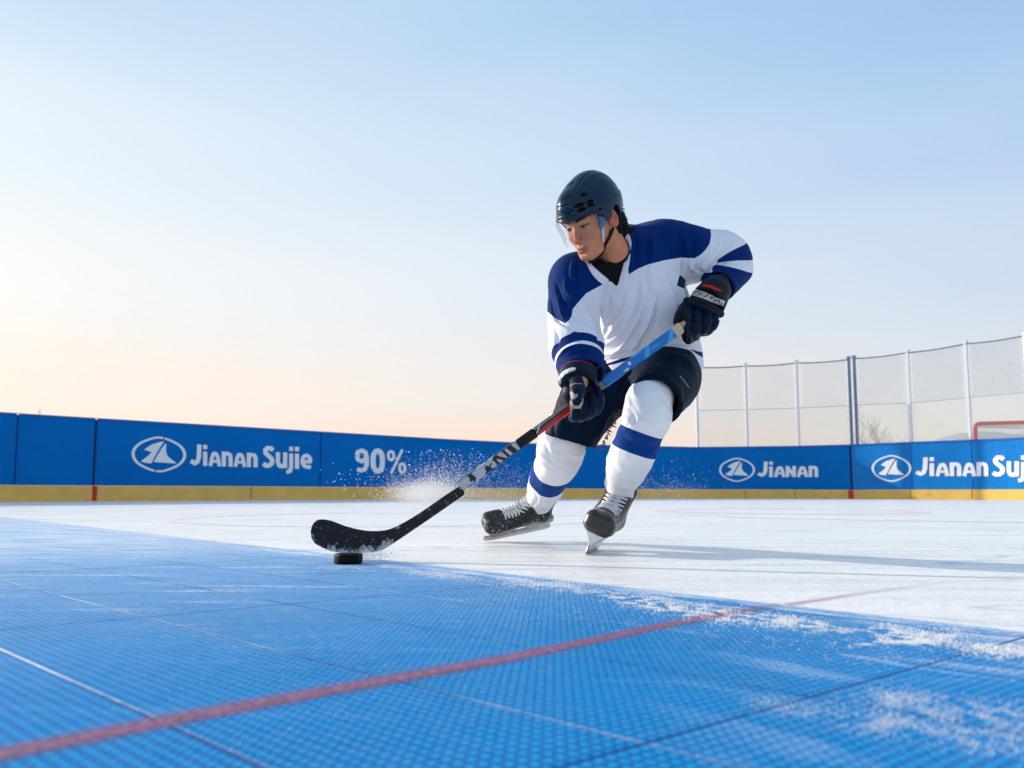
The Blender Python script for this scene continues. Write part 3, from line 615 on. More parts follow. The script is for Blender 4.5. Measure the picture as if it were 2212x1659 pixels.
def fence(xp, label, blue):
    c0 = wall(xp[0], 1000, -0.05); root = empty('rink_fence', (c0[0], c0[1], 0)); props(root, label, 'fence', 'netted fences above the boards')
    foot = {x: W(x + (x-1106)*0.010, sm(x, tops), WD(x)) for x in xp}
    base = {}; 
    for x in xp:
        p = wall(x + (x-1106)*0.010, sm(x, tops), -0.05); z1 = W(x, ftop[x], p[1])[2]; base[x] = (p[0], p[1], p[2] + 0.001, z1, W(x, fmid[x], p[1])[2])
        mb = MB(); nrm = wall_n(x); t = np.array([-nrm[1], nrm[0], 0]); R = np.stack([t, -nrm, (0, 0, 1)], 1)
        h = (z1 - p[2]) / 2; mb.box((p[0], p[1], p[2] + h), (0.027, 0.03, h - 0.001), R); mb.box((p[0], p[1], z1 + 0.012), (0.035, 0.04, 0.03), R)
        mb.obj('post', m_bpost if x in blue else m_post, root)
    for a, b in zip(xp[:-1], xp[1:]):
        A, B_ = base[a], base[b]; pa = np.array(A[:2]); pb = np.array(B_[:2]); L = np.linalg.norm(pb - pa); t = (pb - pa) / L
        nrm = np.array([t[1], -t[0]]); pa2 = pa + t * 0.036; pb2 = pb - t * 0.036
        mb = MB()
        q = [(*(pa2 + nrm*s), z) for s, z in ((0.004, A[2]), (0.004, A[4]), (-0.004, A[4]), (-0.004, A[2]))] + [(*(pb2 + nrm*s), z) for s, z in ((0.004, B_[2]), (0.004, B_[4]), (-0.004, B_[4]), (-0.004, B_[2]))]
        mb.add(q, [(0,4,5,1),(1,5,6,2),(2,6,7,3),(3,7,4,0),(0,1,2,3),(7,6,5,4)]); mb.obj('glass_pane', m_glass, root)
        mb = MB(); n = 8
        mb.tube([(*(pa2 + (pb2-pa2)*i/n), A[3] + (B_[3]-A[3])*i/n - 0.03 - 0.02*math.sin(math.pi*i/n)) for i in range(n+1)], 0.013, 6); mb.obj('top_cable', m_cable, root)
        # netting: two families of cords, a little slack
        mb = MB(); sp_ = 0.052; hgt = 1.0
        def pt(u, v):
            z0 = A[4] + (B_[4]-A[4])*u; z1 = A[3] + (B_[3]-A[3])*u - 0.03 - 0.02*math.sin(math.pi*u)
            ww = 0.012*math.sin(5*u+3*v+a) ; p = pa2 + (pb2-pa2)*min(max(u + 0.010*math.sin(9*v+a)*math.sin(math.pi*u), 0), 1) + nrm * 0.012*math.sin(4*u+6*v)
            return (p[0], p[1], z0 + (z1-z0)*(v + 0.012*math.sin(7*u+a)*math.sin(math.pi*v)))
        H_ = A[3] - A[4]; kx = L / sp_; kz = H_ / sp_
        for sgn in (1, -1):
            for k in range(int(-kz) - 1, int(kx + kz) + 2):
                seg = []
                for i in range(0, 13):
                    v = i / 12; u = (k * sp_ + sgn * v * H_ - (0 if sgn > 0 else -0)) / L
                    if 0 <= u <= 1: seg.append(pt(u, v))
                if len(seg) > 1: mb.tube(seg, 0.0022, 3, cap=False)
        mb.obj('netting', m_net, root)
        mb = MB(); mb.tube([(*(pa2 + nrm*0.008), A[4]), (*(pb2 + nrm*0.008), B_[4])], 0.006, 5); mb.obj('net_hem', m_net, root)
    return root
fence([1505, 1611, 1721, 1832], 'netted glass fence with pale posts ending at a blue post beside the skater', (1832,))
fence([1843, 1958, 2084, 2212, 2330], 'netted glass fence rising to the right edge over the sunlit banner', (1843,))

# ---- red goal standing behind the boards on the right
m_gred = M('red_painted_steel', (0.60, 0.004, 0.008), 0.5, 0.05); m_gnet = M('white_goal_net', (0.62, 0.58, 0.56), 0.8, 0.1)
gD = 20.6; gl = W(2106, 915, gD); gx = gl[0]; gz = gl[2]; gy = gl[1]; gdir = np.array([0.93, -0.37, 0]); gback = np.array([0.37, 0.93, 0])
goal = props(empty('hockey_goal', (gx, gy, 0)), 'red framed goal with white net standing behind the banner board', 'goal')
gr = gl + gdir * 2.2
arc = [gl + (0, 0, -gz), gl + (0, 0, -0.09)] + [gl + gdir*(0.09 - 0.09*math.cos(t)) + np.array([0, 0, -0.09 + 0.09*math.sin(t)]) for t in np.linspace(0.3, math.pi/2, 5)]
arc2 = [gr - gdir*(0.09 - 0.09*math.cos(t)) + np.array([0, 0, -0.09 + 0.09*math.sin(t)]) for t in np.linspace(math.pi/2, 0.0, 5)] + [gr + (0, 0, -gz)]
mb = MB(); mb.tube(arc + arc2, 0.042, 10); mb.obj('goal_frame', m_gred, goal, True)
mb = MB(); bl = gl*[1, 1, 0] + gback*1.0 + [0, 0, 0.04]; br = gr*[1, 1, 0] + gback*1.0 + [0, 0, 0.04]
mb.tube([gl*[1, 1, 0] + [0, 0, 0.04], bl, br, gr*[1, 1, 0] + [0, 0, 0.04]], 0.03, 8); mb.obj('base_frame', m_gred, goal, True)
mb = MB(); tl = gl + gback*0.45 + [0.1, 0, -0.06]; trr = gr + gback*0.45 + [0, 0, -0.06]
def gpt(u, v):
    top = gl + (gr-gl)*u; b1 = tl + (trr-tl)*u; b2 = bl + (br-bl)*u
    p = top + (b1-top)*(v/0.3) if v < 0.3 else b1 + (b2-b1)*((v-0.3)/0.7)
    return p + gback*0.03*math.sin(9*u+7*v) + np.array([0, 0, -0.05*math.sin(math.pi*u)*min(1, v*4)])
for i in range(60): mb.tube([gpt(i/59, v) for v in np.linspace(0, 1, 14)], 0.0042, 3, cap=False)
for j in range(60): mb.tube([gpt(u, j/59) for u in np.linspace(0, 1, 14)], 0.0042, 3, cap=False)
for sd, (A0, A1, A2) in ((0, (gl, tl, bl)), (1, (gr, trr, br))):
    for i in range(18):
        v = i/17; mb.tube([A0 + (A1-A0)*v, A0*[1, 1, 0] + (A2-A0*[1, 1, 0])*v + [0, 0, 0.04]], 0.0042, 3, cap=False)
mb.obj('goal_net', m_gnet, goal)

# ---- far away: low hills, bare trees, a mast
m_hill = M('hazy_snowy_hill', (0.46, 0.49, 0.52), 0.95, 0.05, noise=(0.02, 0.2))
def hill(px0, px1, ys_, D, dep):
    V = []; F = []; n = 40; ny = 6
    for j in range(ny + 1):
        for i in range(n + 1):
            px = px0 + (px1 - px0)*i/n; top = np.interp(i/n, np.linspace(0, 1, len(ys_)), ys_) + 1.5*math.sin(i*1.7) + 0.8*math.sin(i*4.1)
            p = W(px, top, D); s = math.sin(math.pi*j/ny); V.append((p[0], D + dep*(j/ny-0.5), -0.5 + (p[2]+0.5)*s))
    for j in range(ny):
        for i in range(n): a = j*(n+1)+i; F.append((a, a+1, a+n+2, a+n+1))
    o = mesh_obj('hills', V, F, m_hill, None, True); o['kind'] = 'structure'
hill(1860, 2700, [1058, 1020, 945, 930, 938, 905, 880, 868, 875, 900, 1058], 420, 160)
m_bark = M('grey_brown_bark', (0.46, 0.42, 0.37), 0.9, 0.1)
def tree(px, D, h, seed, label):
    rnd = random.Random(seed); b = W(px, 1058, D); root = props(empty('bare_tree', (b[0], b[1], 0)), label, 'tree', 'bare trees behind the fence')
    tk = MB(); cr = MB()
    def grow(mb, p, d, L, r, lv):
        p = np.array(p); q = [p]; dd = np.array(d)
        for k in range(4):
            dd = dd + np.array([rnd.uniform(-.16, .16), rnd.uniform(-.16, .16), rnd.uniform(-.02, .12)]); dd /= np.linalg.norm(dd); q.append(q[-1] + dd*L/4)
        mb.tube(q, [r*(1-0.14*i) for i in range(5)], 5 if lv < 2 else 3, cap=False)
        if lv < 4:
            for k in range(4 if lv else 6):
                s = q[1 + (k % 4)] if lv else q[2 + (k % 3)]
                an = rnd.uniform(0, 6.28); nd = dd*0.75 + np.array([math.cos(an), math.sin(an)*0.8, rnd.uniform(0, .5)])*0.75; nd /= np.linalg.norm(nd)
                grow(cr, s, nd, L*rnd.uniform(.5, .72), r*0.5, lv+1)
    grow(tk, (b[0], b[1], 0), (0.03, 0, 1), h*0.5, h*0.013, 0)
    tk.obj('trunk', m_bark, root, True); cr.obj('crown', m_bark, root)
tree(1909, 60, 5.6, 5, 'bare tree with a forked trunk seen through the glass right of the blue posts')
tree(1872, 66, 5.3, 9, 'slimmer bare tree left of the forked one, nearest the blue posts')
mast = props(empty('radio_mast', (*W(86, 1058, 300)[:2], 0)), 'thin distant mast above the boards at the far left', 'mast')
mb = MB(); p = W(86, 884, 300); mb.tube([(p[0], p[1], 0), (p[0], p[1], p[2] - 1.2)], 0.09, 5); mb.obj('pole', M('far_steel', (0.5, 0.42, 0.38), 0.6), mast)
mb = MB()
for k in range(3): mb.box((p[0], p[1], p[2] - 1.2 + 0.4*k), (0.5 - 0.12*k, 0.08, 0.07))
mb.tube([(p[0], p[1], p[2]-1.4), (p[0], p[1], p[2]+0.2)], 0.06, 4); mb.obj('antenna', M('far_antenna', (0.55, 0.45, 0.40), 0.6), mast)
# ================================================================== THE SKATER
def unit(v): v = np.asarray(v, float); return v / np.linalg.norm(v)
def cam2w(v): return v[0]*CR + v[1]*CU - v[2]*CF      # x right, y up, z towards us
# head frame: forward, up, left of the face
HS = 0.93; HO = W(1276.5, 475.5, 2.83); hf = unit(cam2w((-.62, -.42, .66))); hu = cam2w((-.29, .93, .2)); hu = unit(hu - hf*(hu@hf)); hl = np.cross(hf, hu)
if hl @ cam2w((.684, .06, .715)) < 0: hl = -hl
HR = np.stack([hl, hf, hu], 1)                        # local (l, f, u) -> world
def H2w(p): return HO + HR @ np.asarray(p, float)*HS
def toH(P): return (P - HO.astype(np.float32)) @ (HR/HS).astype(np.float32)
def hitH(px, py, sdf, t0=2.4, t1=3.2):                # where the line of sight meets a head-frame shape
    d = ray(px, py); t = t0
    for _ in range(200):
        p = CAM + d*t; v = float(sdf(toH(p[None].astype(np.float32)))[0])
        if v < 0.0004: return toH(p[None])[0]
        t += max(v, 0.0004)*0.8
        if t > t1: return None
m_skin = M('skin', (0.62, 0.250, 0.135), 0.52, 0.22, masks=(('lip', (0.42, 0.135, 0.10), 0.0015), ('brow', (0.07, 0.045, 0.035), 0.0012), ('lash', (0.03, 0.018, 0.014), 0.0006), ('earred', (0.56, 0.15, 0.085), 0.008), ('flush', (0.64, 0.17, 0.10), 1.0)), noise=(45, 0.13), bump=[(900, 0.25, 0.0004), (260, 0.3, 0.0006)], sss=0.12)
m_hair = M('black_hair', (0.006, 0.005, 0.005), 0.6, 0.2, bump=[(400, 0.5, 0.002)])
m_eyew = M('eye', (0.22, 0.16, 0.14), 0.3, 0.3, masks=(('iris', (0.010, 0.006, 0.005), 0.0008),))
m_under = M('black_undershirt', (0.006, 0.006, 0.008), 0.85, 0.15, bump=[(700, 0.4, 0.001)])

def sd_head(q):                                       # q in the head frame
    ax = q.copy(); ax[:, 0] = np.abs(ax[:, 0])
    d = ell(q, (0, -.012, .03), (.074, .094, .088))
    d = smin(d, ell(q, (0, .030, -.015), (.063, .060, .075)), .02)
    d = smin(d, cone(ax, (.050, .008, -.062), (.014, .072, -.098), .017, .017), .03)
    d = smin(d, ell(q, (0, .042, -.066), (.044, .040, .044)), .025)
    d = smin(d, ell(q, (0, .078, -.097), (.016, .013, .014)), .012)
    d = smin(d, ell(ax, (.039, .053, -.030), (.021, .026, .022)), .02)         # cheekbones
    d = smin(d, cone(ax, (.046, .070, .022), (.010, .086, .017), .009, .007), .012)   # brow
    d = smax(d, -ell(ax, (.031, .104, .000), (.017, .020, .0115)), .010)        # sockets
    d = smin(d, ell(ax, (.031, .0745, .000), (.0148, .0118, .0108)), .003)       # lids
    slit = ell(ax, (.0315, .088, -.0016 ), (.0145, .014, .0027))
    d = smax(d, -slit, .001)
    nose = cone(q, (0, .083, .008), (0, .103, -.037), .0068, .0088)
    nose = smin(nose, ell(ax, (.0105, .092, -.044), (.0085, .010, .0075)), .006)
    d = smin(d, nose, .006)
    d = smax(d, -ell(ax, (.0062, .097, -.0525), (.0030, .004, .0022)), .003)
    d = smin(d, ell(q, (0, .072, -.071), (.027, .021, .016)), .012)            # muzzle
    d = smin(d, ell(q, (0, .0865, -.0672), (.0215, .0080, .0042)), .004)
    d = smin(d, ell(q, (0, .0855, -.0775), (.0190, .0085, .0050)), .004)
    d = smax(d, -ell(q, (0, .099, -.0728), (.0245, .010, .0013)), .002)
    d = smax(d, -ell(q, (0, .096, -.0575), (.0030, .006, .006)), .004)
    d = smax(d, -ell(q, (0, .095, -.0865), (.016, .0075, .0035)), .006)
    # ears
    er = unit((0.28, -0.28, 0.0)); 
    eR = np.stack([unit((.96, .28, 0)), unit((-.28, .95, -.15)), unit((.04, .13, .99))], 1)
    e = ell(ax, (.079, -.012, -.010), (.0085, .0195, .033), eR)
    e = smax(e, -ell(ax, (.088, -.008, -.010), (.0085, .0115, .022), eR), .003)
    e = smin(e, ell(ax, (.079, -.006, -.008), (.005, .004, .013), eR), .004)
    d = smin(d, e, .005)
    return d
NB = W(1349, 590, 2.98); NBl = toH(NB[None])[0]
def sd_headneck(P):
    q = toH(P); d = sd_head(q)
    d = smin(d, chain(q, [(0, -.030, -.045, .056), (*(np.array((0, -.035, -.05))*0.5 + NBl*0.5), .055), (*NBl, .064)]), .02)
    return smin(d, chain(q, [(.035, -.03, -.06, .016), (*(NBl + np.array([.0, .06, .0])), .018)]), .02)
ctr = (HO + NB)/2
V, F = nets(sd_headneck, np.minimum(HO, NB) - .13, np.maximum(HO, NB) + .13, .00165, 1.5)
V = relax(V, F, 1, .3)
q = toH(V.astype(np.float32)); aq = np.abs(q[:, 0])
lip = np.where(q[:, 1] > .07, np.maximum(.0052 - np.abs(q[:, 2] + .0680 - 0.1*aq*0), .0056 - np.abs(q[:, 2] + .0775)), -1); lip = np.minimum(lip, (.0225 - aq)*0.3)
bz = .0195 + .006*np.sin(np.clip((aq - .012)/.036, 0, 1)*math.pi*0.75); brow = np.minimum(.0046*(1 - 0.5*np.clip((aq-.03)/.02, 0, 1)) - np.abs(q[:, 2] - bz), np.minimum(aq - .012, .051 - aq)*0.5); brow = np.where(q[:, 1] > .045, brow, -1)
lz = .0032*np.sqrt(np.clip(1 - ((aq - .0315)/.0165)**2, 0, 1)); lash = np.where((q[:, 1] > .06) & (np.abs(aq - .0318) < .0165), .0018 - np.abs(q[:, 2] - (lz + .0002)), -1)
ear = np.where((aq > .069) & (q[:, 1] < .012), .02, -.02)
flush = -1 + 1.1*np.exp(-((aq - .038)**2 + (q[:, 2] + .035)**2)/.018**2) + .9*np.exp(-(aq**2 + (q[:, 2] + .042)**2)/.014**2) + .25*vnoise(q*90)
flush = np.where(q[:, 1] > .03, flush, -1)
# the rest of the body, lean under the clothes
SH_L = (1497, 552, 3.02); SH_R = (1247, 612, 2.93)
def body_lo(P):
    d = chain(P, S((1349, 585, 2.98, 42), (1372, 630, 3.00, 78), (1398, 700, 3.05, 78), (1405, 765, 3.10, 76)), .85)
    d = smin(d, chain(P, S((*SH_L, 36), (1540, 548, 3.06, 30), (1578, 565, 3.10, 26), (1553, 618, 2.99, 19), (1530, 660, 2.92, 19))), .03)
    d = smin(d, chain(P, S((*SH_R, 38), (1240, 690, 2.93, 32), (1252, 760, 2.81, 24), (1250, 830, 2.70, 19))), .03)
    d = smin(d, chain(P, S((1440, 800, 3.10, 56), (1415, 850, 2.85, 46), (1395, 890, 2.85, 36), (1360, 985, 2.95, 32), (1343, 1050, 3.11, 20))), .03)
    d = smin(d, chain(P, S((1350, 815, 3.12, 45), (1275, 880, 3.16, 42), (1218, 950, 3.24, 36), (1190, 1020, 3.38, 30), (1172, 1070, 3.61, 18))), .03)
    return d
Vb, Fb = nets(body_lo, W(1180, 1200, 3.2) - [.25, .45, .05], W(1640, 500, 3.2) + [.1, .2, .1], .008)
n0 = len(V); Va = np.concatenate([V, Vb]); Fa = np.concatenate([F, Fb + n0])
pad = np.full(len(Vb), -1.0)
person = mesh_obj('person', Va, Fa, m_skin, None, attrs={'lip': np.r_[lip, pad], 'brow': np.r_[brow, pad], 'lash': np.r_[lash, pad], 'earred': np.r_[ear, pad], 'flush': np.r_[flush, pad]})
props(person, 'skater crouching in white and blue jersey and dark helmet, gripping a stick', 'person')
for s in (1, -1):                                     # eyes
    c = (s*.0315, .0745, -.0008); mb = MB(); V = []; F = []; A = []
    n, mth_ = 16, 12
    for j in range(mth_+1):
        for i in range(n):
            th = math.pi*j/mth_; ph = 2*math.pi*i/n; v = np.array([math.sin(th)*math.cos(ph), math.cos(th), math.sin(th)*math.sin(ph)])
            V.append(H2w(np.array(c) + v*np.array([.0128, .0112, .0095]))); g_ = unit((-.25, 1, -.12)); A.append(.0066 - .0118*math.acos(max(-1, min(1, float(v @ g_)))))
    for j in range(mth_):
        for i in range(n): F.append((j*n+i, j*n+(i+1) % n, (j+1)*n+(i+1) % n, (j+1)*n+i))
    mesh_obj('eye', V, F, m_eyew, person, attrs={'iris': A})

# ---- hair
def sd_hair(q):
    d = ell(q, (0, -.014, .028), (.081, .099, .093))
    ax = q.copy(); ax[:, 0] = np.abs(ax[:, 0])
    d = smin(d, ell(ax, (.045, -.072, -.035), (.034, .032, .045)), .02)
    keep = np.maximum(q[:, 1] + .030, -.078 - q[:, 2])                 # back and nape
    side = np.maximum(np.maximum(q[:, 1] - .036, -.024 - q[:, 2]), .0 - (q[:, 1] - .016))   # sideburn
    return np.maximum(d, np.minimum(keep, side))
V, F = nets(lambda P: sd_hair(toH(P)), HO - .15, HO + .15, .0022)
N = normals(V, F); V = V + N * (vnoise(toH(V)*[260, 260, 60])*0.0028)[:, None]
hair = mesh_obj('hair', V, F, m_hair, person)
mb = MB(); rnd = random.Random(3)
for k in range(420):
    a = rnd.uniform(-1.15, 1.15); z = rnd.uniform(-.072, .022); r0 = .088
    p = np.array([r0*.9*math.sin(a), -.018 - r0*math.cos(a)*0.98, z]); d0 = unit((math.sin(a), -math.cos(a), -.45 + rnd.uniform(-.6, .7))); L = rnd.uniform(.012, .026)
    p1 = p + d0*L*.5; p2 = p1 + unit(d0 + np.array([rnd.uniform(-.6, .6), rnd.uniform(-.4, .4), rnd.uniform(-.9, .5)]))*L*.6
    mb.tube([H2w(p - d0*.008), H2w(p1), H2w(p2)], [.0022, .0016, .0004], 4, cap=False)
mb.obj('hair_tuft', m_hair, hair, True)

# ---- helmet
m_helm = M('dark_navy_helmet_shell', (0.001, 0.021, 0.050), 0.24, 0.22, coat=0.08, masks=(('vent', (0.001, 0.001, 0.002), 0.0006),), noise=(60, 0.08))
m_clip = M('blue_clip', (0.03, 0.16, 0.32), 0.35, 0.5); m_clear = M('pale_clear_plastic', (0.52, 0.68, 0.78), 0.25, 0.5)
m_strap = M('black_strap', (0.008, 0.008, 0.009), 0.7, 0.2)
def outer(q):
    d = ell(q, (0, -.010, .038), (.097, .126, .103))
    d = smin(d, ell(q, (0, -.045, .062), (.080, .088, .092)), .025)         # raised rear crown
    d = smin(d, ell(q, (0, .060, .060), (.050, .060, .060)), .02)           # front crown
    return d
def sd_helm(q):
    ax = q.copy(); ax[:, 0] = np.abs(ax[:, 0]); y = q[:, 1]
    o = outer(q)
    # lower band stands slightly proud of the crown; a step runs round the shell
    stepz = .055 + .10*np.clip(-y, -.05, .12) * 0.35
    o = o - .0035*(1/(1 + np.exp((q[:, 2] - stepz)/.0016))) 
    # grooves over the crown, front to back
    for gx, gw in ((.030, .0028), (.058, .0026)):
        o = o + .0030*np.exp(-((ax[:, 0] - gx - .10*np.abs(y - .0)*.12)/gw)**2) * (q[:, 2] > .085) * (np.abs(y + .01) < .085)
    o = o + .0026*np.exp(-((q[:, 2] - .098 + .25*(y - .05))/.0024)**2) * (y > .03)
    o = o - .0042*np.exp(-((q[:, 2] - .037)/.0045)**2) * np.clip((y - .05)/.03, 0, 1)        # brow rim
    inner = ell(q, (0, -.010, .030), (.0845, .1105, .096))
    edge = np.interp(y, [-.14, -.10, -.060, -.048, -.040, -.020, -.004, .004, .010, .030, .040, .055, .085, .13], [-.030, -.034, -.030, .000, .018, .026, .018, -.006, -.010, -.008, .010, .024, .031, .033]).astype(np.float32)
    d = np.maximum(o, -inner); d = smax(d, (edge - q[:, 2])*0.75, .004)
    d = smax(d, -vents(q), .001)
    return d
VE = []
def vents(q):
    d = np.full(len(q), 9.0, np.float32)
    for c, r, R in VE: d = np.minimum(d, ell(q, c, r, R))
    return d
ear0 = outer
def addvent(px, py, L, Wd, ang, deep=.011):
    c = hitH(px, py, outer)
    if c is None: return
    cs, sn = math.cos(math.radians(ang)), math.sin(math.radians(ang))
    e = .001; g = np.array([float(outer((c + np.eye(3)[k]*e)[None].astype(np.float32))[0] - outer((c - np.eye(3)[k]*e)[None].astype(np.float32))[0]) for k in range(3)]); nrm = unit(g)
    t = HR.T @ (cs*CR + sn*CU); t = unit(t - nrm*(t@nrm)); b = np.cross(nrm, t)
    VE.append((c, (rp(L, 2.8), deep, rp(Wd, 2.8)), np.stack([t, nrm, b], 1)))
addvent(1251.5, 443, 13, 4.2, 18); addvent(1274.5, 435.5, 9.5, 3.8, 22); addvent(1256.5, 453, 10, 4.0, 18); addvent(1277, 442.8, 8.5, 3.4, 20)
addvent(1262, 419, 8, 3.6, 24); addvent(1228.5, 461.5, 6, 2.6, 35, .004); addvent(1232, 398, 12, 3.6, 30); addvent(1295, 452, 6, 2.2, 8, .004); addvent(1219, 428, 15, 2.0, 14, .003)
V, F = nets(lambda P: sd_helm(toH(P)), HO - .19, HO + .19, .0021)
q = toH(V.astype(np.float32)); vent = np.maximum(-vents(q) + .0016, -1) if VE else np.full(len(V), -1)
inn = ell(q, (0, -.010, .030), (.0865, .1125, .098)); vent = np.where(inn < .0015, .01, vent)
helmet = mesh_obj('helmet', V, F, m_helm, person, attrs={'vent': vent})
# visor
V = []; F = []; nu, nv = 40, 12
def vis(u, v, t=0.0):
    a = -1.18 + 2.36*u; z = .030 - .080*v*(1 - .22*(2*abs(u-.5))**3) ; r = .128 - .012*v + t
    return H2w(((r*.80)*math.sin(a), r*math.cos(a) + .004, z))
for t in (0, .0022):
    for i in range(nu+1):
        for j in range(nv+1): V.append(vis(i/nu, j/nv, t))
K = (nu+1)*(nv+1)
for s in (0, K):
    for i in range(nu):
        for j in range(nv): a = s + i*(nv+1)+j; F.append((a, a+1, a+nv+2, a+nv+1) if s else (a, a+nv+1, a+nv+2, a+1))
m_vis = bpy.data.materials.new('clear_visor'); m_vis.use_nodes = True; g = m_vis.node_tree; g.nodes.clear()
o_ = nn(g, 'ShaderNodeOutputMaterial'); tr = nn(g, 'ShaderNodeBsdfTransparent'); tr.inputs[0].default_value = (0.97, 0.98, 0.99, 1); gl_ = nn(g, 'ShaderNodeBsdfGlossy'); gl_.inputs['Roughness'].default_value = 0.05
fr = nn(g, 'ShaderNodeFresnel'); fr.inputs[0].default_value = 1.35; mx = nn(g, 'ShaderNodeMixShader')
mlt = nn(g, 'ShaderNodeMath', operation='MULTIPLY'); mlt.inputs[1].default_value = 0.22; g.links.new(fr.outputs[0], mlt.inputs[0])
g.links.new(mlt.outputs[0], mx.inputs[0]); g.links.new(tr.outputs[0], mx.inputs[1]); g.links.new(gl_.outputs[0], mx.inputs[2]); g.links.new(mx.outputs[0], o_.inputs[0])
visor = mesh_obj('visor', V, F, m_vis, helmet)
mb = MB(); mb.tube([vis(i/30, 1.0, .001) for i in range(10)], .0010, 5); mb.tube([vis(0, j/8, .001) for j in range(9)], .0011, 5)
mb.obj('visor_rim', m_clear, visor, True)
# side clip, J strap, chin strap
def on(px, py, off=.004, D=None):
    if D is not None: return W(px, py, D)
    c = hitH(px, py, lambda q: np.minimum(sd_head(q), outer(q)) if py < 470 else sd_head(q)); 
    p = H2w(c) if c is not None else W(px, py, 2.83); return p - ray(px, py)/np.linalg.norm(ray(px, py))*off
mb = MB()
Rc = np.stack([unit(hl*0 + CR), unit(CF), unit(CU)], 1)
c1 = on(1301, 478, .010); Rt = HR
mb.box(H2w(toH(c1[None])[0]), (.006, .0085, .012), Rt); mb.box(c1 - CF*.004 + CU*.010, (.010, .004, .006), Rc); mb.box(c1 - CF*.003 - CU*.010, (.006, .006, .007), Rc)
mb.obj('strap_clip', m_clip, helmet)
mb = MB(); mb.tube([on(1301.5, 487, .009), on(1302.5, 505, .009), on(1304, 522, .008)], [.0036, .0038, .0030], 8); mb.obj('strap_bar', m_clear, helmet, True)
mb = MB(); P0 = [on(1325, 494, .006), on(1319, 510, .006), on(1308, 530, .006), on(1305, 541, .006), on(1299, 551, .006), on(1287, 561, .006), on(1272, 568.5, .006)]
c = catmull(P0, 5); 
for a, b in ((c, .0034), (c + CU*.0045 - CR*.001, .0030)): mb.tube(list(a), b, 8)
mb.tube(list(catmull([on(1318, 497, .004), on(1316, 508, .004), on(1308, 530, .005)], 4)), .0018, 6)
mb.obj('chin_strap', m_strap, helmet, True)

# ---- jersey
SL_L = S((*SH_L, 60), (1540, 543, 3.06, 49), (1574, 555, 3.11, 50), (1585, 580, 3.08, 42), (1563, 606, 3.01, 38), (1541, 634, 2.94, 36))
SL_R = S((1247, 612, 2.93, 60), (1240, 655, 2.92, 58), (1240, 700, 2.88, 57), (1245, 745, 2.82, 58), (1254, 790, 2.765, 53), (1260, 830, 2.72, 49))
TORSO = S((1358, 535, 3.02, 52), (1366, 575, 2.99, 84), (1382, 640, 3.00, 103), (1397, 710, 3.04, 106), (1409, 770, 3.07, 110), (1412, 830, 3.09, 112))
def torso(P): return chain(P, TORSO, .80)
def jt(P):
    d = torso(P)
    d = smin(d, ell(P, W(1432, 548, 3.07), (rp(84, 3.05), .14, rp(76, 3.05))), .04)      # back and shoulder pads
    return smin(d, ell(P, W(1385, 520, 3.10), (rp(50, 3.05), .07, rp(36, 3.05))), .03)
def ju(P):
    d = smin(chain(P, SL_L[:4]), ell(P, W(1494, 545, 3.03), (rp(56, 3.0), .10, rp(54, 3.0))), .03)
    e = smin(chain(P, SL_R[:4]), ell(P, W(1250, 606, 2.93), (rp(62, 2.9), .085, rp(58, 2.9))), .03)
    e = smin(e, chain(P, S((1252, 602, 2.94, 50), (1300, 572, 3.00, 50), (1350, 545, 3.06, 48))), .04)
    return np.minimum(d, e)
def fl(P): return chain(P, SL_L[3:], n=4)
def fr_(P): return chain(P, SL_R[3:], n=4)
def jersey0(P): return smin(smin(smin(jt(P), ju(P), .034), fl(P), .012), fr_(P), .012)
hemP = W(1404, 790, 3.07); hemN = unit(cam2w((-.10, -1, .28)))
cutL = W(1552, 621, 2.98); cutLn = unit(np.array(SL_L[-1][:3]) - np.array(SL_L[-3][:3]))
cutR = W(1258, 813, 2.74); cutRn = unit(np.array(SL_R[-1][:3]) - np.array(SL_R[-3][:3]))
neckc = W(1349, 560, 2.98); neckn = unit(H2w((0, -.03, -.06)) - NB)
OPEN = smoothline([(1339, 500), (1350, 520), (1354, 535), (1349, 562), (1341, 592), (1333, 617.5), (1322, 609), (1298, 590), (1276, 569), (1268, 552), (1280, 520), (1310, 495)], 3)
def near(P, c, r): return np.sqrt(((P - c.astype(np.float32))**2).sum(1)) - r
def jersey(P):
    o = jersey0(P); px, py = proj(P)
    # the hem lifts over the raised thigh
    hemline = np.interp(px, [1270, 1300, 1330, 1380, 1417, 1440, 1467, 1495, 1510, 1522, 1560], [808, 808, 803, 780, 761, 759, 762, 779, 797, 800, 800])
    t = smax(jt(P), ((py - hemline)*rp(1, 3.05)*0.8).astype(np.float32), .003)
    d = smin(t, ju(P), .034)
    d = smin(d, smax(fl(P), plane(P, cutL, cutLn), .003), .012); d = smin(d, smax(fr_(P), plane(P, cutR, cutRn), .003), .012)
    d = np.maximum(d, -(o + .0075))                    # cloth is a shell
    throat = cone(P, NB - neckn*.02, NB + neckn*.2, rp(38, 2.97), rp(42, 2.97))
    d = smax(d, -throat, .002)
    # the V neck is cut clean through the front
    m = (px > 1225) & (px < 1370) & (py > 470) & (py < 650) & (P[:, 1] < 3.04)
    if m.any():
        c = d[m]; d[m] = np.maximum(c, (sdpoly(px[m], py[m], OPEN)*rp(1, 2.92)).astype(np.float32))
    return d
lo, hi = bounds(SL_L, SL_R, TORSO, m=.05)
V, F = nets(jersey, lo, hi, .0038)
V = relax(V, F, 2, .5)
px, py = proj(V); N = normals(V, F)
BAND = smoothline([(1338, 487), (1356, 503), (1364, 525), (1361, 560), (1354, 595), (1347, 627), (1322, 620), (1299, 613), (1280, 594), (1266, 569), (1250, 540), (1290, 470)], 3)
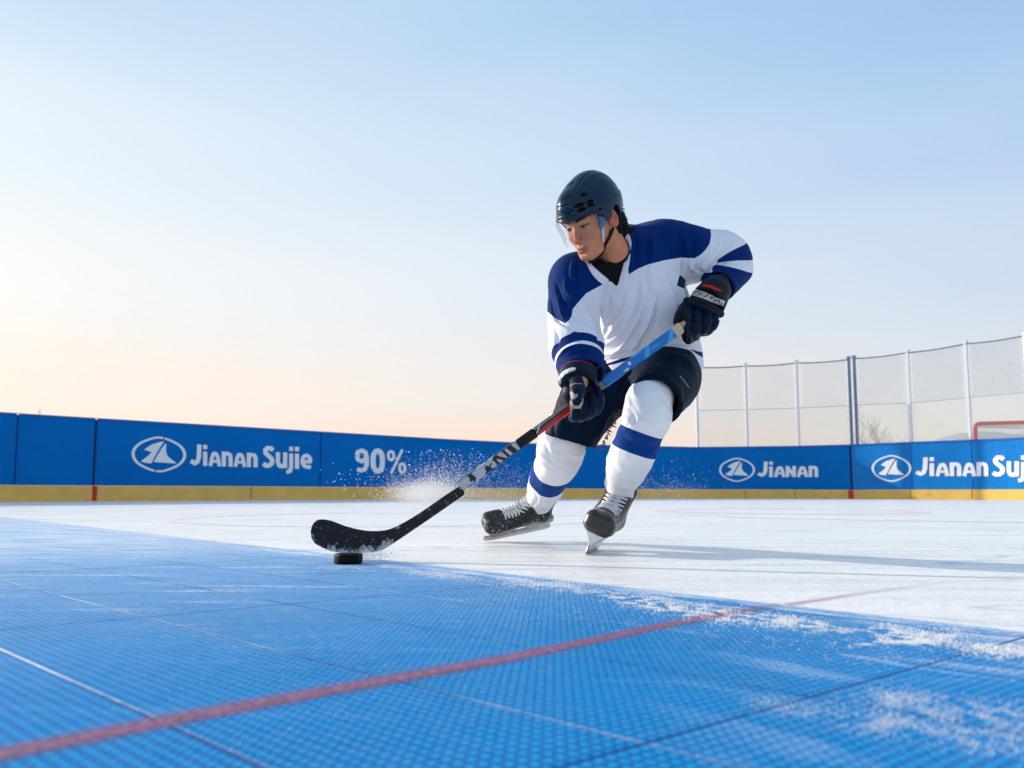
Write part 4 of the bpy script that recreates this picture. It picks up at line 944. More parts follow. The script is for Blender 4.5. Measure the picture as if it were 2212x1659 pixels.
opn = sdpoly(px, py, OPEN); band = sdpoly(px, py, BAND); front = V[:, 1] < np.interp(px, [1240, 1300, 1360, 1400], [3.0, 3.02, 3.06, 3.08])
V = V + N * (0.003*np.clip(band/2 + .5, 0, 1)*front)[:, None]
FOLD = [  # points, width px, height mm (+ ridge, - crease)
 ([(1360, 632), (1340, 690), (1308, 735)], 7, 7), ([(1385, 600), (1388, 660), (1350, 740), (1318, 775)], 6, 8), ([(1378, 620), (1376, 670), (1340, 730)], 5, -6),
 ([(1404, 575), (1404, 620), (1414, 640), (1398, 700), (1360, 765)], 5, 8), ([(1415, 640), (1410, 700), (1378, 755)], 6, -7), ([(1430, 590), (1450, 640), (1465, 680)], 6, 6), ([(1445, 600), (1470, 660)], 5, -5),
 ([(1465, 595), (1478, 650), (1480, 700)], 5, 5), ([(1282, 640), (1290, 680), (1296, 740)], 4, -9), ([(1290, 630), (1305, 680), (1306, 730)], 4, 5), ([(1310, 620), (1316, 660), (1310, 700)], 5, -4),
 ([(1265, 640), (1276, 668), (1282, 690)], 3, -5), ([(1240, 672), (1262, 680), (1285, 690)], 2.5, 4), ([(1238, 680), (1258, 690), (1282, 706)], 2.5, -4), ([(1190, 690), (1215, 708), (1250, 722)], 4, 5), ([(1196, 700), (1204, 730), (1200, 755)], 5, -5),
 ([(1205, 640), (1218, 690), (1240, 700)], 5, 5), ([(1187, 640), (1196, 680), (1212, 696)], 3, -5), ([(1200, 610), (1214, 650), (1232, 680)], 5, -5), ([(1238, 565), (1234, 590), (1240, 612)], 4, 6), ([(1246, 562), (1243, 590), (1248, 610)], 3.5, -6),
 ([(1222, 600), (1225, 630), (1250, 655)], 6, 5), ([(1270, 585), (1285, 610), (1280, 630)], 5, -4), ([(1372, 500), (1374, 540), (1372, 580)], 5, -4), ([(1398, 510), (1396, 550), (1400, 575)], 7, -5), ([(1410, 505), (1410, 560)], 6, 4),
 ([(1464, 500), (1475, 530), (1480, 555)], 5, -6), ([(1478, 520), (1488, 550), (1494, 575)], 4, 6), ([(1500, 505), (1500, 540), (1488, 560)], 6, -5), ([(1520, 530), (1508, 560), (1490, 585)], 4, 5),
 ([(1536, 525), (1522, 560), (1500, 590)], 4, -6), ([(1555, 520), (1540, 555), (1518, 590)], 3.5, 6), ([(1570, 512), (1556, 545), (1530, 585)], 3.5, -7), ([(1585, 525), (1562, 548), (1534, 580)], 3.5, 6), ([(1540, 560), (1530, 578), (1528, 592)], 3, -9),
 ([(1485, 560), (1492, 578), (1502, 590)], 3, 5), ([(1473, 556), (1474, 580), (1472, 600)], 2, -6), ([(1500, 575), (1512, 585), (1520, 592)], 4, -6),
 ([(1300, 770), (1340, 757), (1392, 742)], 4, 5), ([(1302, 782), (1350, 766), (1400, 750)], 3, -5), ([(1400, 735), (1440, 738), (1490, 745)], 3.5, -5), ([(1420, 745), (1460, 748), (1505, 760)], 3, 4), ([(1300, 745), (1325, 735), (1360, 700)], 6, 5), ([(1300, 710), (1320, 690), (1350, 650)], 6, -5),
 ([(1205, 775), (1225, 752), (1262, 745)], 4, 3), ([(1225, 770), (1262, 760), (1290, 775)], 5, -3), ([(1560, 590), (1585, 600), (1600, 610)], 5, -3), ([(1550, 600), (1575, 612), (1592, 622)], 4, 3), ([(1545, 582), (1580, 585), (1612, 590)], 4, -4)]
V = folds(V, F, [(a, b*.85, c*2.0) for a, b, c in FOLD])
V = V + N * ((vnoise(V*[14, 14, 6]) * .0035 + vnoise(V*[38, 38, 14]+5) * .0012)*(np.abs(opn) > 3))[:, None]
px, py = proj(V); sel = (np.abs(sdpoly(px, py, OPEN)) < 2.2) & (V[:, 1] < 3.03)   # true up the cut edge of the collar
for _ in range(2):
    vx, vy = proj(V[sel]); s0 = sdpoly(vx, vy, OPEN); gx = (sdpoly(vx+.3, vy, OPEN) - s0)/.3; gy = (sdpoly(vx, vy+.3, OPEN) - s0)/.3; k = -s0*V[sel][:, 1]/FPX
    V[sel] += (CR[None]*(gx*k)[:, None] - CU[None]*(gy*k)[:, None])
px, py = proj(V)
# pattern of the jersey
YR = [(1301, 615), (1280, 626), (1266, 634), (1250, 652), (1237, 668), (1235, 682), (1229, 692), (1220, 698.5), (1200, 688), (1180, 671), (1140, 640), (1180, 540), (1236, 520), (1300, 545), (1330, 600)]
YL = [(1345, 470), (1358, 593), (1379, 580), (1401, 571), (1436, 562), (1471, 556.5), (1500, 558), (1514, 550), (1524, 540), (1533, 526), (1536, 510), (1534, 480), (1500, 440), (1400, 430), (1340, 440)]
yoke = np.maximum(sdpoly(px, py, YR), sdpoly(px, py, YL))
yoke = np.minimum(yoke, -band); dl = chain(V.astype(np.float32), SL_L, n=3); dr = chain(V.astype(np.float32), SL_R, n=3)
# right sleeve bands: distances along the forearm
aR = np.array(SL_R[3][:3]); axR = cutRn; tR = (V - cutR) @ axR
isR = (dr < .014) & (tR > -.125) & (px < 1312)
b = np.maximum(np.minimum(tR + .102, -.070 - tR), np.minimum(tR + .056, .05 - tR)); yoke = np.where(isR, b/rp(1, 3), yoke)
# left sleeve bands fan out round the bent elbow
ang = np.degrees(np.arctan2(py - 571, px - 1537)) - np.clip((np.hypot(px-1537, py-571) - 30), -30, 50)*0.10 ; R_ = np.hypot(px - 1537, py - 571)
isL = (dl < .012) & (px > 1505) & (R_ > 2) & (py < 650)
b = np.maximum(np.minimum(ang + 36, -11 - ang), np.minimum(ang - 7, 175 - ang)) * R_ * math.pi/180
b = np.where((px < 1538) & (py < 588), -3, b); dfl = chain(V.astype(np.float32), SL_L[3:], n=4); b = np.where(px < 1548, np.minimum(b, (.010 - dfl)/rp(1, 3)), b); yoke = np.where(isL & ((px > 1538) | (py > 588)), b, yoke)
# band near the hem
hem = np.interp(px, [1270, 1298, 1330, 1360, 1392, 1430, 1470, 1495, 1507, 1522, 1560], [800, 793, 786, 777, 766, 757, 752, 758, 766, 774, 776]); hh = np.interp(px, [1290, 1302, 1340, 1400, 1440, 1485, 1495, 1524], [2, 4, 8, 4, -3, -2, 3, 13])
hb = np.minimum(py - (hem - hh), (hem) - py); yoke = np.where((py > 730) & (px > 1302) & (px < 1530) & ~isR, hb, yoke)
patch = sdpoly(px, py, [(1471, 594), (1481, 605), (1479, 624), (1462, 617), (1467, 597)])
m_jersey = M('jersey_cloth', (0.74, 0.75, 0.82), 0.8, 0.06, masks=(('yoke', (0.0, 0.022, 0.14), 0.35), ('patch', (0.006, 0.02, 0.05), 0.35)), bump=[(55, 0.25, 0.004), (900, 0.25, 0.0006)], sheen=0.03)
# open the neck
F2 = F
jersey_o = mesh_obj('jersey', V, F2, m_jersey, person, attrs={'yoke': yoke, 'patch': np.where(front, patch, -9)})
# undershirt
SKINV = smoothline([(1290, 465), (1330, 470), (1338, 497), (1336, 528), (1328, 551), (1316, 566), (1303, 568), (1288, 560), (1262, 545), (1262, 500)], 2)
def sd_under(P):
    d = torso(P) + .016
    d = smin(d, chain(P, S((1250, 604, 2.9, 42), (1349, 570, 2.97, 54), (1440, 550, 3.03, 56)), .8), .03)
    n1 = W(1349, 592, 2.97); n2 = W(1340, 515, 2.985)
    c = cone(P, n1, W(1338, 520, 2.985), rp(56, 2.97), rp(46, 2.97)); tilt = plane(P, W(1338, 500, 2.96), unit(cam2w((-.30, .85, .0))))
    d2 = smax(c, tilt, .004)
    py_cut = plane(P, W(1390, 680, 3.0), (0, 0, -1))
    d = smax(smin(d, d2, .02), py_cut, .004); px, py = proj(P)
    m = (px > 1250) & (px < 1350) & (py > 460) & (py < 580) & (P[:, 1] < 2.985)
    if m.any(): d[m] = np.maximum(d[m], (sdpoly(px[m], py[m], SKINV)*rp(1, 2.9)).astype(np.float32))
    return d
V, F = nets(sd_under, lo, hi, .005); mesh_obj('undershirt', V, F, m_under, person)

# ---- shorts
m_short = M('dark_navy_shorts', (0.0005, 0.008, 0.026), 0.6, 0.07, noise=(8, 0.2), bump=[(40, 0.3, 0.004), (500, 0.3, 0.001)], masks=(('piping', (0.30, 0.27, 0.24), 0.3),))
TH_L = S((1432, 800, 3.12, 78), (1438, 815, 3.00, 77), (1424, 850, 2.84, 63), (1410, 880, 2.74, 58))
TH_R = S((1345, 800, 3.12, 70), (1290, 850, 3.13, 72), (1250, 910, 3.15, 60), (1226, 960, 3.17, 55), (1214, 990, 3.19, 52))
cL = W(1414, 868, 2.79); nL = unit(np.array(TH_L[-1][:3]) - np.array(TH_L[-3][:3])); nL = unit(nL + cam2w((-.25, -.3, .35)))
cR = W(1234, 953, 3.16); nR = unit(cam2w((-.30, -1, -.02)))
def sd_short(P):
    a = chain(P, TH_L, .95); b = chain(P, TH_R, .95)
    base = smin(ell(P, W(1400, 800, 3.12), (rp(108, 3.12), .15, rp(60, 3.12))), ell(P, W(1350, 825, 3.12), (rp(72, 3.12), .13, rp(72, 3.12))), .03)
    a2 = np.maximum(smax(a, plane(P, cL, nL), .004), -np.maximum(a + .016, -plane(P, cL - nL*.10, nL)))
    b2 = np.maximum(smax(b, plane(P, cR, nR), .004), -np.maximum(b + .010, -plane(P, cR - nR*.06, nR)))
    d = smin(smin(a2, b2, .015), smax(base, plane(P, W(1400, 885, 3.0), (0, 0, -1)), .02), .02)
    return d
lo2, hi2 = bounds(TH_L, TH_R, S((1400, 800, 3.12, 108)), m=.03)
V, F = nets(sd_short, lo2, hi2, .0042); V = relax(V, F, 1, .5)
V = folds(V, F, [([(1340, 860), (1310, 905), (1290, 960)], 5, 6), ([(1330, 850), (1295, 900), (1270, 960)], 5, -6), ([(1365, 800), (1340, 840), (1330, 870)], 5, -7), ([(1380, 790), (1352, 830), (1340, 865)], 4, 7), ([(1255, 900), (1245, 930), (1240, 960)], 6, 4),
  ([(1430, 775), (1470, 785), (1500, 815)], 6, -4), ([(1440, 765), (1485, 775), (1512, 805)], 5, 4), ([(1200, 900), (1196, 930), (1205, 950)], 4, -4), ([(1215, 880), (1222, 920), (1230, 955)], 5, -4), ([(1480, 830), (1478, 860), (1470, 885)], 5, -4)])
N = normals(V, F); V = V + N*(vnoise(V*[25, 25, 18])*.003)[:, None]
px, py = proj(V); dd, _ = seg2(px, py, [(1469, 813), (1478, 822), (1489, 838)]); fr = (N @ CF) < 0
shorts = mesh_obj('shorts', V, F, m_short, person, attrs={'piping': np.where(fr, 0.9 - dd, -5)})
mb = MB(); rnd = random.Random(4)                     # loose threads of the split seam
for k in range(26):
    a = W(1296 + k*1.7 + rnd.uniform(-2, 2), 968 - k*3.4 + rnd.uniform(-3, 3), 3.06); dirn = np.array([rnd.uniform(.2, 1), -.2, rnd.uniform(-1.2, -.2)])*.009
    mb.tube([a, a + dirn*.6, a + dirn + [rnd.uniform(-.006, .006), 0, -.003]], [.0035, .0028, .0008], 5, cap=False)
mb.obj('loose_lacing', m_short, shorts, True)

# ---- socks
m_sock = M('sock_knit', (0.78, 0.79, 0.83), 0.8, 0.06, masks=(('band', (0.001, 0.042, 0.23), 0.4),), bump=[(60, 0.3, 0.003), (700, 0.5, 0.0008)], sheen=0.03, noise=(14, 0.05))
def sock(st, folds_, bandf, cut):
    def f(P):
        d = chain(P, st); return d
    lo, hi = bounds(st, m=.02); V, F = nets(f, lo, hi, .0036); V = relax(V, F, 1, .5); V = folds(V, F, folds_)
    N = normals(V, F); V = V + N*(vnoise(V*[30, 30, 40])*.0028 + vnoise(V*[12, 12, 16])*.003)[:, None]
    px, py = proj(V); return mesh_obj('sock', V, F, m_sock, person, attrs={'band': bandf(V, px, py)})
KL = S((1412, 850, 2.90, 44), (1404, 864, 2.81, 51), (1397, 900, 2.81, 53), (1386, 930, 2.86, 48), (1372, 965, 2.90, 49), (1358, 1000, 3.00, 47), (1344, 1036, 3.08, 38), (1339, 1060, 3.125, 31), (1336, 1074, 3.14, 27))
a1 = unit(np.array(KL[6][:3]) - np.array(KL[3][:3])); bp = W(1384, 929, 2.87); bq = W(1367, 974, 2.92)
nb1 = unit(a1*np.array([1, .12, 1]) + cam2w((-.06, 0, 0))); 
sock(KL, [([(1350, 870), (1370, 905), (1352, 925)], 5, -6), ([(1345, 895), (1362, 915), (1348, 930)], 4, 6), ([(1340, 918), (1380, 928), (1430, 936)], 4, -5), ([(1340, 926), (1385, 938), (1432, 946)], 2.5, 4), ([(1350, 840), (1358, 870), (1350, 890)], 4, 4),
  ([(1425, 845), (1440, 870), (1452, 885)], 3, -5), ([(1452, 880), (1448, 900), (1440, 920)], 4, 5), ([(1370, 905), (1410, 915), (1448, 910)], 4, 3), ([(1310, 1000), (1306, 1030), (1310, 1045)], 4, -4), ([(1318, 1030), (1345, 1052), (1366, 1055)], 4, 3), ([(1360, 860), (1375, 890), (1390, 900)], 6, -4), ([(1346, 908), (1354, 914), (1360, 924)], 3, -7)],
  lambda V, px, py: np.minimum((V - bp) @ nb1, (bq - V) @ nb1)/rp(1, 2.9), None)
KR = S((1225, 925, 3.18, 46), (1214, 950, 3.20, 50), (1211, 978, 3.24, 53), (1202, 1000, 3.31, 47), (1188, 1025, 3.41, 41), (1177, 1055, 3.54, 38), (1171, 1072, 3.62, 32), (1167, 1084, 3.65, 27))
a2 = unit(np.array(KR[6][:3]) - np.array(KR[3][:3])); bp2 = W(1196, 1003, 3.34); bq2 = W(1182, 1036, 3.46)
sock(KR, [([(1165, 945), (1185, 975), (1190, 1010)], 5, -5), ([(1160, 965), (1190, 1005), (1240, 1005)], 4, 4), ([(1165, 985), (1200, 1018), (1240, 1010)], 3, -4), ([(1230, 985), (1250, 985), (1262, 978)], 4, 6), ([(1200, 990), (1235, 998), (1250, 996)], 4, -4), ([(1140, 1050), (1160, 1075), (1150, 1095)], 4, -4), ([(1180, 970), (1215, 985), (1255, 968)], 5, 3)],
  lambda V, px, py: np.minimum((V - bp2) @ a2, (bq2 - V) @ a2)/rp(1, 3.3), None)

# ---- skates, built in their own frame: x across, y to the toe, z up from the blade
m_boot = M('black_boot', (0.014, 0.014, 0.016), 0.36, 0.5, coat=0.15, masks=(('trim', (0.10, 0.035, 0.015), 0.002),), bump=[(260, 0.3, 0.001)])
m_boots = M('snow_dusted_boot', (0.016, 0.016, 0.018), 0.5, 0.4, masks=(('trim', (0.10, 0.035, 0.015), 0.002), ('snow', (0.62, 0.63, 0.66), 0.10)), bump=[(260, 0.3, 0.001)])
m_lace = M('white_lace', (0.62, 0.64, 0.68), 0.8, 0.2); m_hold = M('white_blade_holder', (0.68, 0.69, 0.70), 0.3, 0.5, coat=0.2); m_steel = M('polished_steel_runner', (0.42, 0.43, 0.45), 0.22, 0.5, metal=0.7)
m_grey = M('snowy_blade_holder', (0.42, 0.43, 0.45), 0.6, 0.3, noise=(60, .4))
m_inlay = M('dark_slot', (0.09, 0.07, 0.06), 0.5, 0.3)
FLEX = [0.0]
def sd_boot(q):
    q = q.copy(); q[:, 0] = q[:, 0]/1.18; q[:, 1] = q[:, 1] + FLEX[0]*np.clip(q[:, 2] - .13, 0, 1)
    d = chain(q, [(0, .160, .106, .042), (0, .120, .110, .043), (0, .060, .116, .042), (0, .0, .118, .040), (0, -.045, .115, .041)], 1.0)
    d = smin(d, rbox(q, (0, .168, .106), (.042, .044, .038), .030), .008)
    d = smin(d, chain(q, [(0, .045, .130, .034), (0, .015, .170, .041), (0, -.004, .205, .043), (0, -.010, .245, .045)], 1.05), .03)
    d = smin(d, chain(q, [(0, -.050, .120, .038), (0, -.048, .175, .038), (0, -.052, .235, .040)]), .02)
    d = smax(d, .068 - q[:, 2], .010)
    top = q[:, 2] - (.212 + .03*np.clip(-(q[:, 1] + .03)/.04, 0, 1) + .02*np.clip((q[:, 1] - .02)/.03, 0, 1)*(np.abs(q[:, 0]) < .03) - .018*(np.abs(q[:, 1] + .01) < .02))
    d = smax(d, top.astype(np.float32), .004)
    inner = chain(q, [(0, -.010, .180, .036), (0, -.020, .26, .050)], 1.1); d = smax(d, -inner, .004)
    # seams: toe cap edge, eyelet edge, sole edge
    d = d + .0022*np.exp(-((q[:, 1] - .135 + 6*q[:, 0]**2*1.5)/.0025)**2) * (q[:, 2] > .075)
    ax = np.abs(q[:, 0]); ez = q[:, 2] - (.130 + (.135 - q[:, 1])*.45)
    d = d + .0016*np.exp(-((ax - .026)/.0022)**2) * (q[:, 1] < .13) * (q[:, 1] > -.0) * (q[:, 2] > .12)
    d = d + .002*np.exp(-((q[:, 2] - .080)/.002)**2)
    return d
def skate(O, toe, up, label, snowy, flex=0.0, sc=1.0):
    FLEX[0] = flex
    toe = unit(toe); up = unit(up - toe*(np.dot(up, toe))); R = np.stack([np.cross(toe, up), toe, up], 1)*sc
    L2 = lambda p: np.asarray(O) + R @ np.asarray(p, float)
    root = None; V, F = nets(sd_boot, (-.09, -.19, .05), (.09, .24, .30), .0028)
    tr_ = np.where((V[:, 1] < -.028 - FLEX[0]*.08) & (V[:, 2] > .195), .01, -.01); tr_ = np.where((V[:, 2] > .206) , .006, tr_) if not snowy else tr_
    N = normals(V, F); 
    att = {'trim': tr_}
    if snowy:
        sn = vnoise(V*520) * .6 + vnoise(V*230)*.5 - .42 - .5*np.clip((V[:, 2] - .13)/.1, 0, 1); att['snow'] = sn
    boot = mesh_obj('skate', (V @ R.T) + O, F, m_boots if snowy else m_boot, person, attrs=att); boot['label'] = label
    # laces
    mb = MB(); k = 9
    prof = [(.128, .1), (.112, .1), (.096, .1), (.080, .1), (.064, .1), (.050, .1), (.040, .1), (.034, .1), (.030, .1)]
    def surf(x, y):                                   # height of the boot's upper there
        z = .30
        for _ in range(60):
            v = float(sd_boot(np.array([[x, y, z]], np.float32))[0])
            if v < .0005: break
            z -= max(v*.6, .0005)
        return z
    def fsurf(x, z):
        y = .16
        for _ in range(60):
            v = float(sd_boot(np.array([[x, y, z]], np.float32))[0])
            if v < .0005: break
            y -= max(v*.6, .0005)
        return y
    rows = [('y', .126), ('y', .111), ('y', .096), ('y', .081), ('y', .068), ('z', .163), ('z', .175), ('z', .187), ('z', .199)]
    def at(x, r):
        return (x, r[1], surf(x, r[1]) + .0022) if r[0] == 'y' else (x, fsurf(x, r[1]) + .0022, r[1])
    for i, r in enumerate(rows):
        w_ = .034 - .003*(i in (0, 1)); r2 = rows[min(i+1, len(rows)-1)]
        for s in (-1, 1):
            pts = []
            for t in np.linspace(0, 1, 6):
                x = s*w_*(1 - 2*t); a = np.array(at(x, r)); b = np.array(at(x, r2)); p = a*(1-t) + b*t; p = p + np.array([0, .0012, .0014])*(1.5 if s > 0 else .4); pts.append(L2(p))
            mb.tube(pts, .0027, 5)
        mb.tube([L2(np.array(at(x, r)) + [0, .0008, .0008]) for x in np.linspace(-w_, w_, 6)], .0024, 5)
    mb.obj('laces', m_lace, boot, True)
    # holder and runner
    def sd_hold(q):
        z = q[:, 2]; prof_lo = .019
        w_ = .006 + .024*np.clip((z - .030)/.04, 0, 1)**1.6
        d = np.maximum(np.abs(q[:, 0]) - w_, np.maximum(prof_lo - z, z - .084 - .010*(q[:, 1] < 0)))
        d = np.maximum(d, np.maximum(q[:, 1] - (.178 + (z - .02)*.25), -.092 - q[:, 1] - (z-.02)*.1))
        hole = ell(q, (0, .045, .052), (.2, .052, .021)); d = smax(d, -hole, .004)
        hole2 = ell(q, (0, .148, .055), (.2, .010, .008)); d = smax(d, -hole2, .002)
        hole3 = ell(q, (0, -.055, .055), (.2, .012, .010)); return smax(d, -hole3, .002)*.8
    V, F = nets(sd_hold, (-.05, -.13, .0), (.05, .24, .10), .0025); h = mesh_obj('blade_holder', (V @ R.T) + O, F, m_grey if snowy else m_hold, boot)
    def sd_run(q):
        y = q[:, 1]; z = q[:, 2]; lo_ = .0 + .9*np.clip(np.abs(y - .045) - .10, 0, 1)**2*3
        return np.maximum(np.maximum(np.abs(q[:, 0]) - .0018, np.maximum(lo_ - z, z - .024 - .010*np.clip((y-.16)/.03, 0, 1))), np.maximum(y - .205, -.105 - y))
    V, F = nets(sd_run, (-.006, -.13, -.01), (.006, .24, .05), (.0009, .003, .002), 2.5); mesh_obj('blade', (V @ R.T) + O, F, m_steel, boot)
    return boot
yaw = math.radians(13); toeL = np.array([-math.sin(yaw), -math.cos(yaw), 0]); front = G(1263, 1199.5); perp = np.array([-toeL[1], toeL[0], 0])
if perp[0] < 0: perp = -perp
lean = math.radians(25); upL = math.cos(lean)*np.array([0, 0, 1]) + math.sin(lean)*perp
skate(front - toeL*.195, toeL, upL, 'clean glossy black skate turned towards the viewer', False)
frR = G(1044, 1170.5); toeR_ = unit(np.array([-.90, -.32, -.17])); upR = unit(np.array([.32, -.60, .77])); upR_ = unit(upR - toeR_*(upR@toeR_))
skate(frR - toeR_*.195*.92 + np.array([0.006, 0, .001]), toeR_, upR_, 'snow-dusted black skate pointing left behind the other', True, 0.35, .92)
# ---- gloves
m_glove = M('navy_glove', (0.001, 0.010, 0.036), 0.5, 0.12, masks=(('dark', (0.004, 0.004, 0.006), 0.3), ('white', (0.66, 0.66, 0.70), 0.25), ('redm', (0.55, 0.012, 0.012), 0.3), ('tan', (0.42, 0.32, 0.22), 0.3)), bump=[(300, 0.3, 0.001)])
def seglist(P, segs, shr=.90):                          # padded finger: rolls with a crease at every joint
    d = None
    for a, b in zip(segs[:-1], segs[1:]):
        a = np.array(a); b = np.array(b); m = (a + b)/2; r = (a[3] + b[3])/2; t = (b - a)[:3]
        e = cone(P, a[:3] + t*.22, b[:3] - t*.22, r, r); d = e if d is None else smin(d, e, .0025)
    return np.minimum(d, chain(P, [(*s[:3], s[3]*shr) for s in segs], n=1))
# upper hand (left hand, back of the hand to us)
FI = [S((1488, 668, 2.86, 12.5), (1484, 692, 2.815, 13), (1482, 716, 2.80, 13), (1487, 734, 2.84, 11.5), (1497, 728, 2.89, 10)),
      S((1506, 669, 2.865, 12.5), (1506, 692, 2.82, 13), (1502, 714, 2.81, 13), (1502, 727, 2.86, 11)),
      S((1525, 673, 2.87, 12.5), (1527, 694, 2.83, 13), (1521, 711, 2.83, 12), (1517, 718, 2.88, 10)),
      S((1541, 678, 2.88, 12), (1543, 696, 2.85, 12), (1537, 707, 2.86, 11), (1532, 710, 2.90, 9))]
TH = S((1489, 655, 2.90, 14), (1473, 672, 2.86, 12), (1466, 687, 2.835, 11), (1463, 697, 2.825, 9.5))
CUF = S((1554, 616, 2.97, 30), (1541, 634, 2.93, 36), (1526, 657, 2.90, 41))
def sd_gl(P):
    cu = chain(P, CUF, n=2); ca = unit(np.array(CUF[2][:3]) - np.array(CUF[0][:3]))
    ca2 = unit(ca + cam2w((-.15, 0, .1)))
    cu = smax(smax(cu, plane(P, W(1526, 652, 2.89), ca2), .006), -plane(P, W(1550, 620, 2.96), ca2), .006)
    hollow = cone(P, W(1556, 612, 2.98), W(1545, 628, 2.95), rp(27, 2.96), rp(24, 2.96)); cu = smax(cu, -hollow, .004)
    back = ell(P, W(1518, 668, 2.895), (rp(38, 2.9), rp(24, 2.9), rp(24, 2.9)), np.stack([unit(CR*.94 - CU*.34), CF, unit(CU*.94 + CR*.34)], 1))
    roll = chain(P, S((1484, 650, 2.86, 9), (1520, 660, 2.835, 11), (1556, 678, 2.87, 9)))
    d = smin(cu, back, .006); d = smin(d, roll, .003)
    palm = ell(P, W(1510, 700, 2.875), (rp(36, 2.9), rp(14, 2.9), rp(26, 2.9)), np.stack([unit(CR*.94 - CU*.34), CF, unit(CU*.94 + CR*.34)], 1)); d = smin(d, palm, .005)
    for s in FI: d = np.minimum(d, seglist(P, s))
    return smin(d, seglist(P, TH), .004)
allc = FI + [TH, CUF]; lo, hi = bounds(*allc, m=.03); V, F = nets(sd_gl, lo, hi, .0022); px, py = proj(V); N = normals(V, F); fr = (N @ CF) < .15
def lines(px, py, ls, w_): 
    d = np.full(px.shape, 99.)
    for l in ls: d = np.minimum(d, seg2(px, py, l)[0])
    return w_ - d
dark = lines(px, py, [[(1503, 656), (1496, 690), (1493, 712), (1486, 739)], [(1483, 665), (1524, 681), (1554, 689)], [(1481, 687.5), (1516, 698.6), (1549, 704)], [(1495, 710), (1513, 717), (1530, 717)], [(1519, 682), (1515, 700), (1511, 716)]], 1.3)
V = V + N*(-.0028*np.clip(dark/1.3 + .6, 0, 1)*fr)[:, None]
dark = np.maximum(dark, sdpoly(px, py, [(1456, 705), (1475, 665), (1486, 672), (1480, 700), (1492, 742), (1465, 745)]))
dark = np.maximum(dark, sdpoly(px, py, [(1500, 618), (1515, 600), (1600, 620), (1590, 660), (1562, 674), (1555, 672), (1490, 648)]))
wq = sdpoly(px, py, [(1497, 622), (1506, 626), (1528, 632.5), (1548, 643), (1566.5, 651), (1561, 661), (1545, 655.5), (1515, 643), (1486.5, 636)])
wq = np.where(fr, wq, -5)
wq = np.minimum(wq, -lines(px, py, [[(1497, 633), (1503, 629), (1511, 631)], [(1510, 637), (1516, 632)], [(1519, 641), (1525, 640), (1531, 634)], [(1534, 647), (1537, 641), (1544, 643)], [(1541, 651), (1548, 648), (1556, 650), (1552, 655)], [(1556, 660), (1562, 653)]], 1.0))
redm = np.where(fr, sdpoly(px, py, smoothline([(1517, 615), (1530, 615), (1548, 621), (1558, 627), (1559, 629), (1552, 629), (1535, 622), (1517, 618)], 2)), -5)
mesh_obj('glove', V, F, m_glove, person, attrs={'dark': dark, 'white': wq, 'redm': redm, 'tan': np.full(len(V), -5.)})
# lower hand (right hand), thumb towards us
F2 = [S((1283, 838, 2.72, 12), (1294, 855, 2.69, 12.5), (1293, 876, 2.67, 12.5), (1286, 890, 2.69, 10)),
      S((1270, 846, 2.71, 12), (1280, 868, 2.66, 12.5), (1277, 890, 2.65, 12), (1268, 899, 2.68, 10)),
      S((1256, 856, 2.70, 12), (1263, 880, 2.65, 12), (1260, 899, 2.65, 11.5), (1252, 904, 2.68, 9)),
      S((1240, 862, 2.70, 12), (1243, 886, 2.66, 11.5), (1243, 901, 2.66, 11), (1236, 903, 2.69, 9))]
T2 = S((1248, 812, 2.68, 17), (1248, 832, 2.63, 17.5), (1247, 851, 2.60, 16.5)); T3 = S((1246.5, 856, 2.595, 14.5), (1245.5, 870, 2.585, 13.8))
C2 = S((1253, 795, 2.74, 38), (1249, 812, 2.71, 42), (1247, 830, 2.68, 42))
def sd_gr(P):
    ca = unit(cam2w((-.06, -1, .55)))
    cu = smax(smax(chain(P, C2, n=2), plane(P, W(1247, 826, 2.67), ca), .010), -plane(P, W(1253, 800, 2.73), ca), .008)
    d = smin(cu, ell(P, W(1248, 850, 2.70), (rp(34, 2.7), rp(26, 2.7), rp(32, 2.7))), .006)
    for s in F2: d = np.minimum(d, seglist(P, s))
    d = np.minimum(d, chain(P, T2, n=1)); d = smin(d, chain(P, T3, n=1), .002)
    return d
lo, hi = bounds(*(F2 + [T2, T3, C2]), m=.03); V, F = nets(sd_gr, lo, hi, .0022); px, py = proj(V); N = normals(V, F); fr = (N @ CF) < .2
t3 = chain(V.astype(np.float32), T3, n=1); tt = chain(V.astype(np.float32), T2, n=1)
tan = np.where((np.abs(t3) < .004), np.maximum(sdpoly(px, py, [(1231, 848), (1236, 845), (1242, 852), (1247, 850), (1248, 856), (1241, 862), (1234, 862)]), sdpoly(px, py, [(1228, 856), (1233, 866), (1240, 876), (1250, 877), (1257, 868), (1259, 858), (1261, 868), (1254, 882), (1240, 883), (1229, 870)])), -5)
tan = np.maximum(tan, np.where(tt < .003, np.maximum(sdpoly(px, py, [(1225, 820), (1230, 818), (1228, 836), (1222, 842)]), 0.8 - seg2(px, py, [(1226, 836), (1240, 828.5), (1257, 829)])[0]), -5))
tan = np.maximum(tan, sdpoly(px, py, [(1257, 812), (1268, 818), (1271, 828), (1266, 838), (1262, 826)]))
wh = np.where(fr, sdpoly(px, py, smoothline([(1209, 830), (1206, 818), (1213, 805), (1225, 797), (1241, 793), (1243, 799), (1227, 805), (1217, 812), (1212, 822), (1211, 832)], 2)), -5)
wh = np.minimum(wh, -lines(px, py, [[(1218, 804), (1221, 811)], [(1228, 803), (1236, 799)], [(1209, 822), (1213, 815)]], .7))
ca = unit(cam2w((-.06, -1, .55))); rd = .0035 - np.abs((V - W(1253, 800, 2.73)) @ ca - .003); 
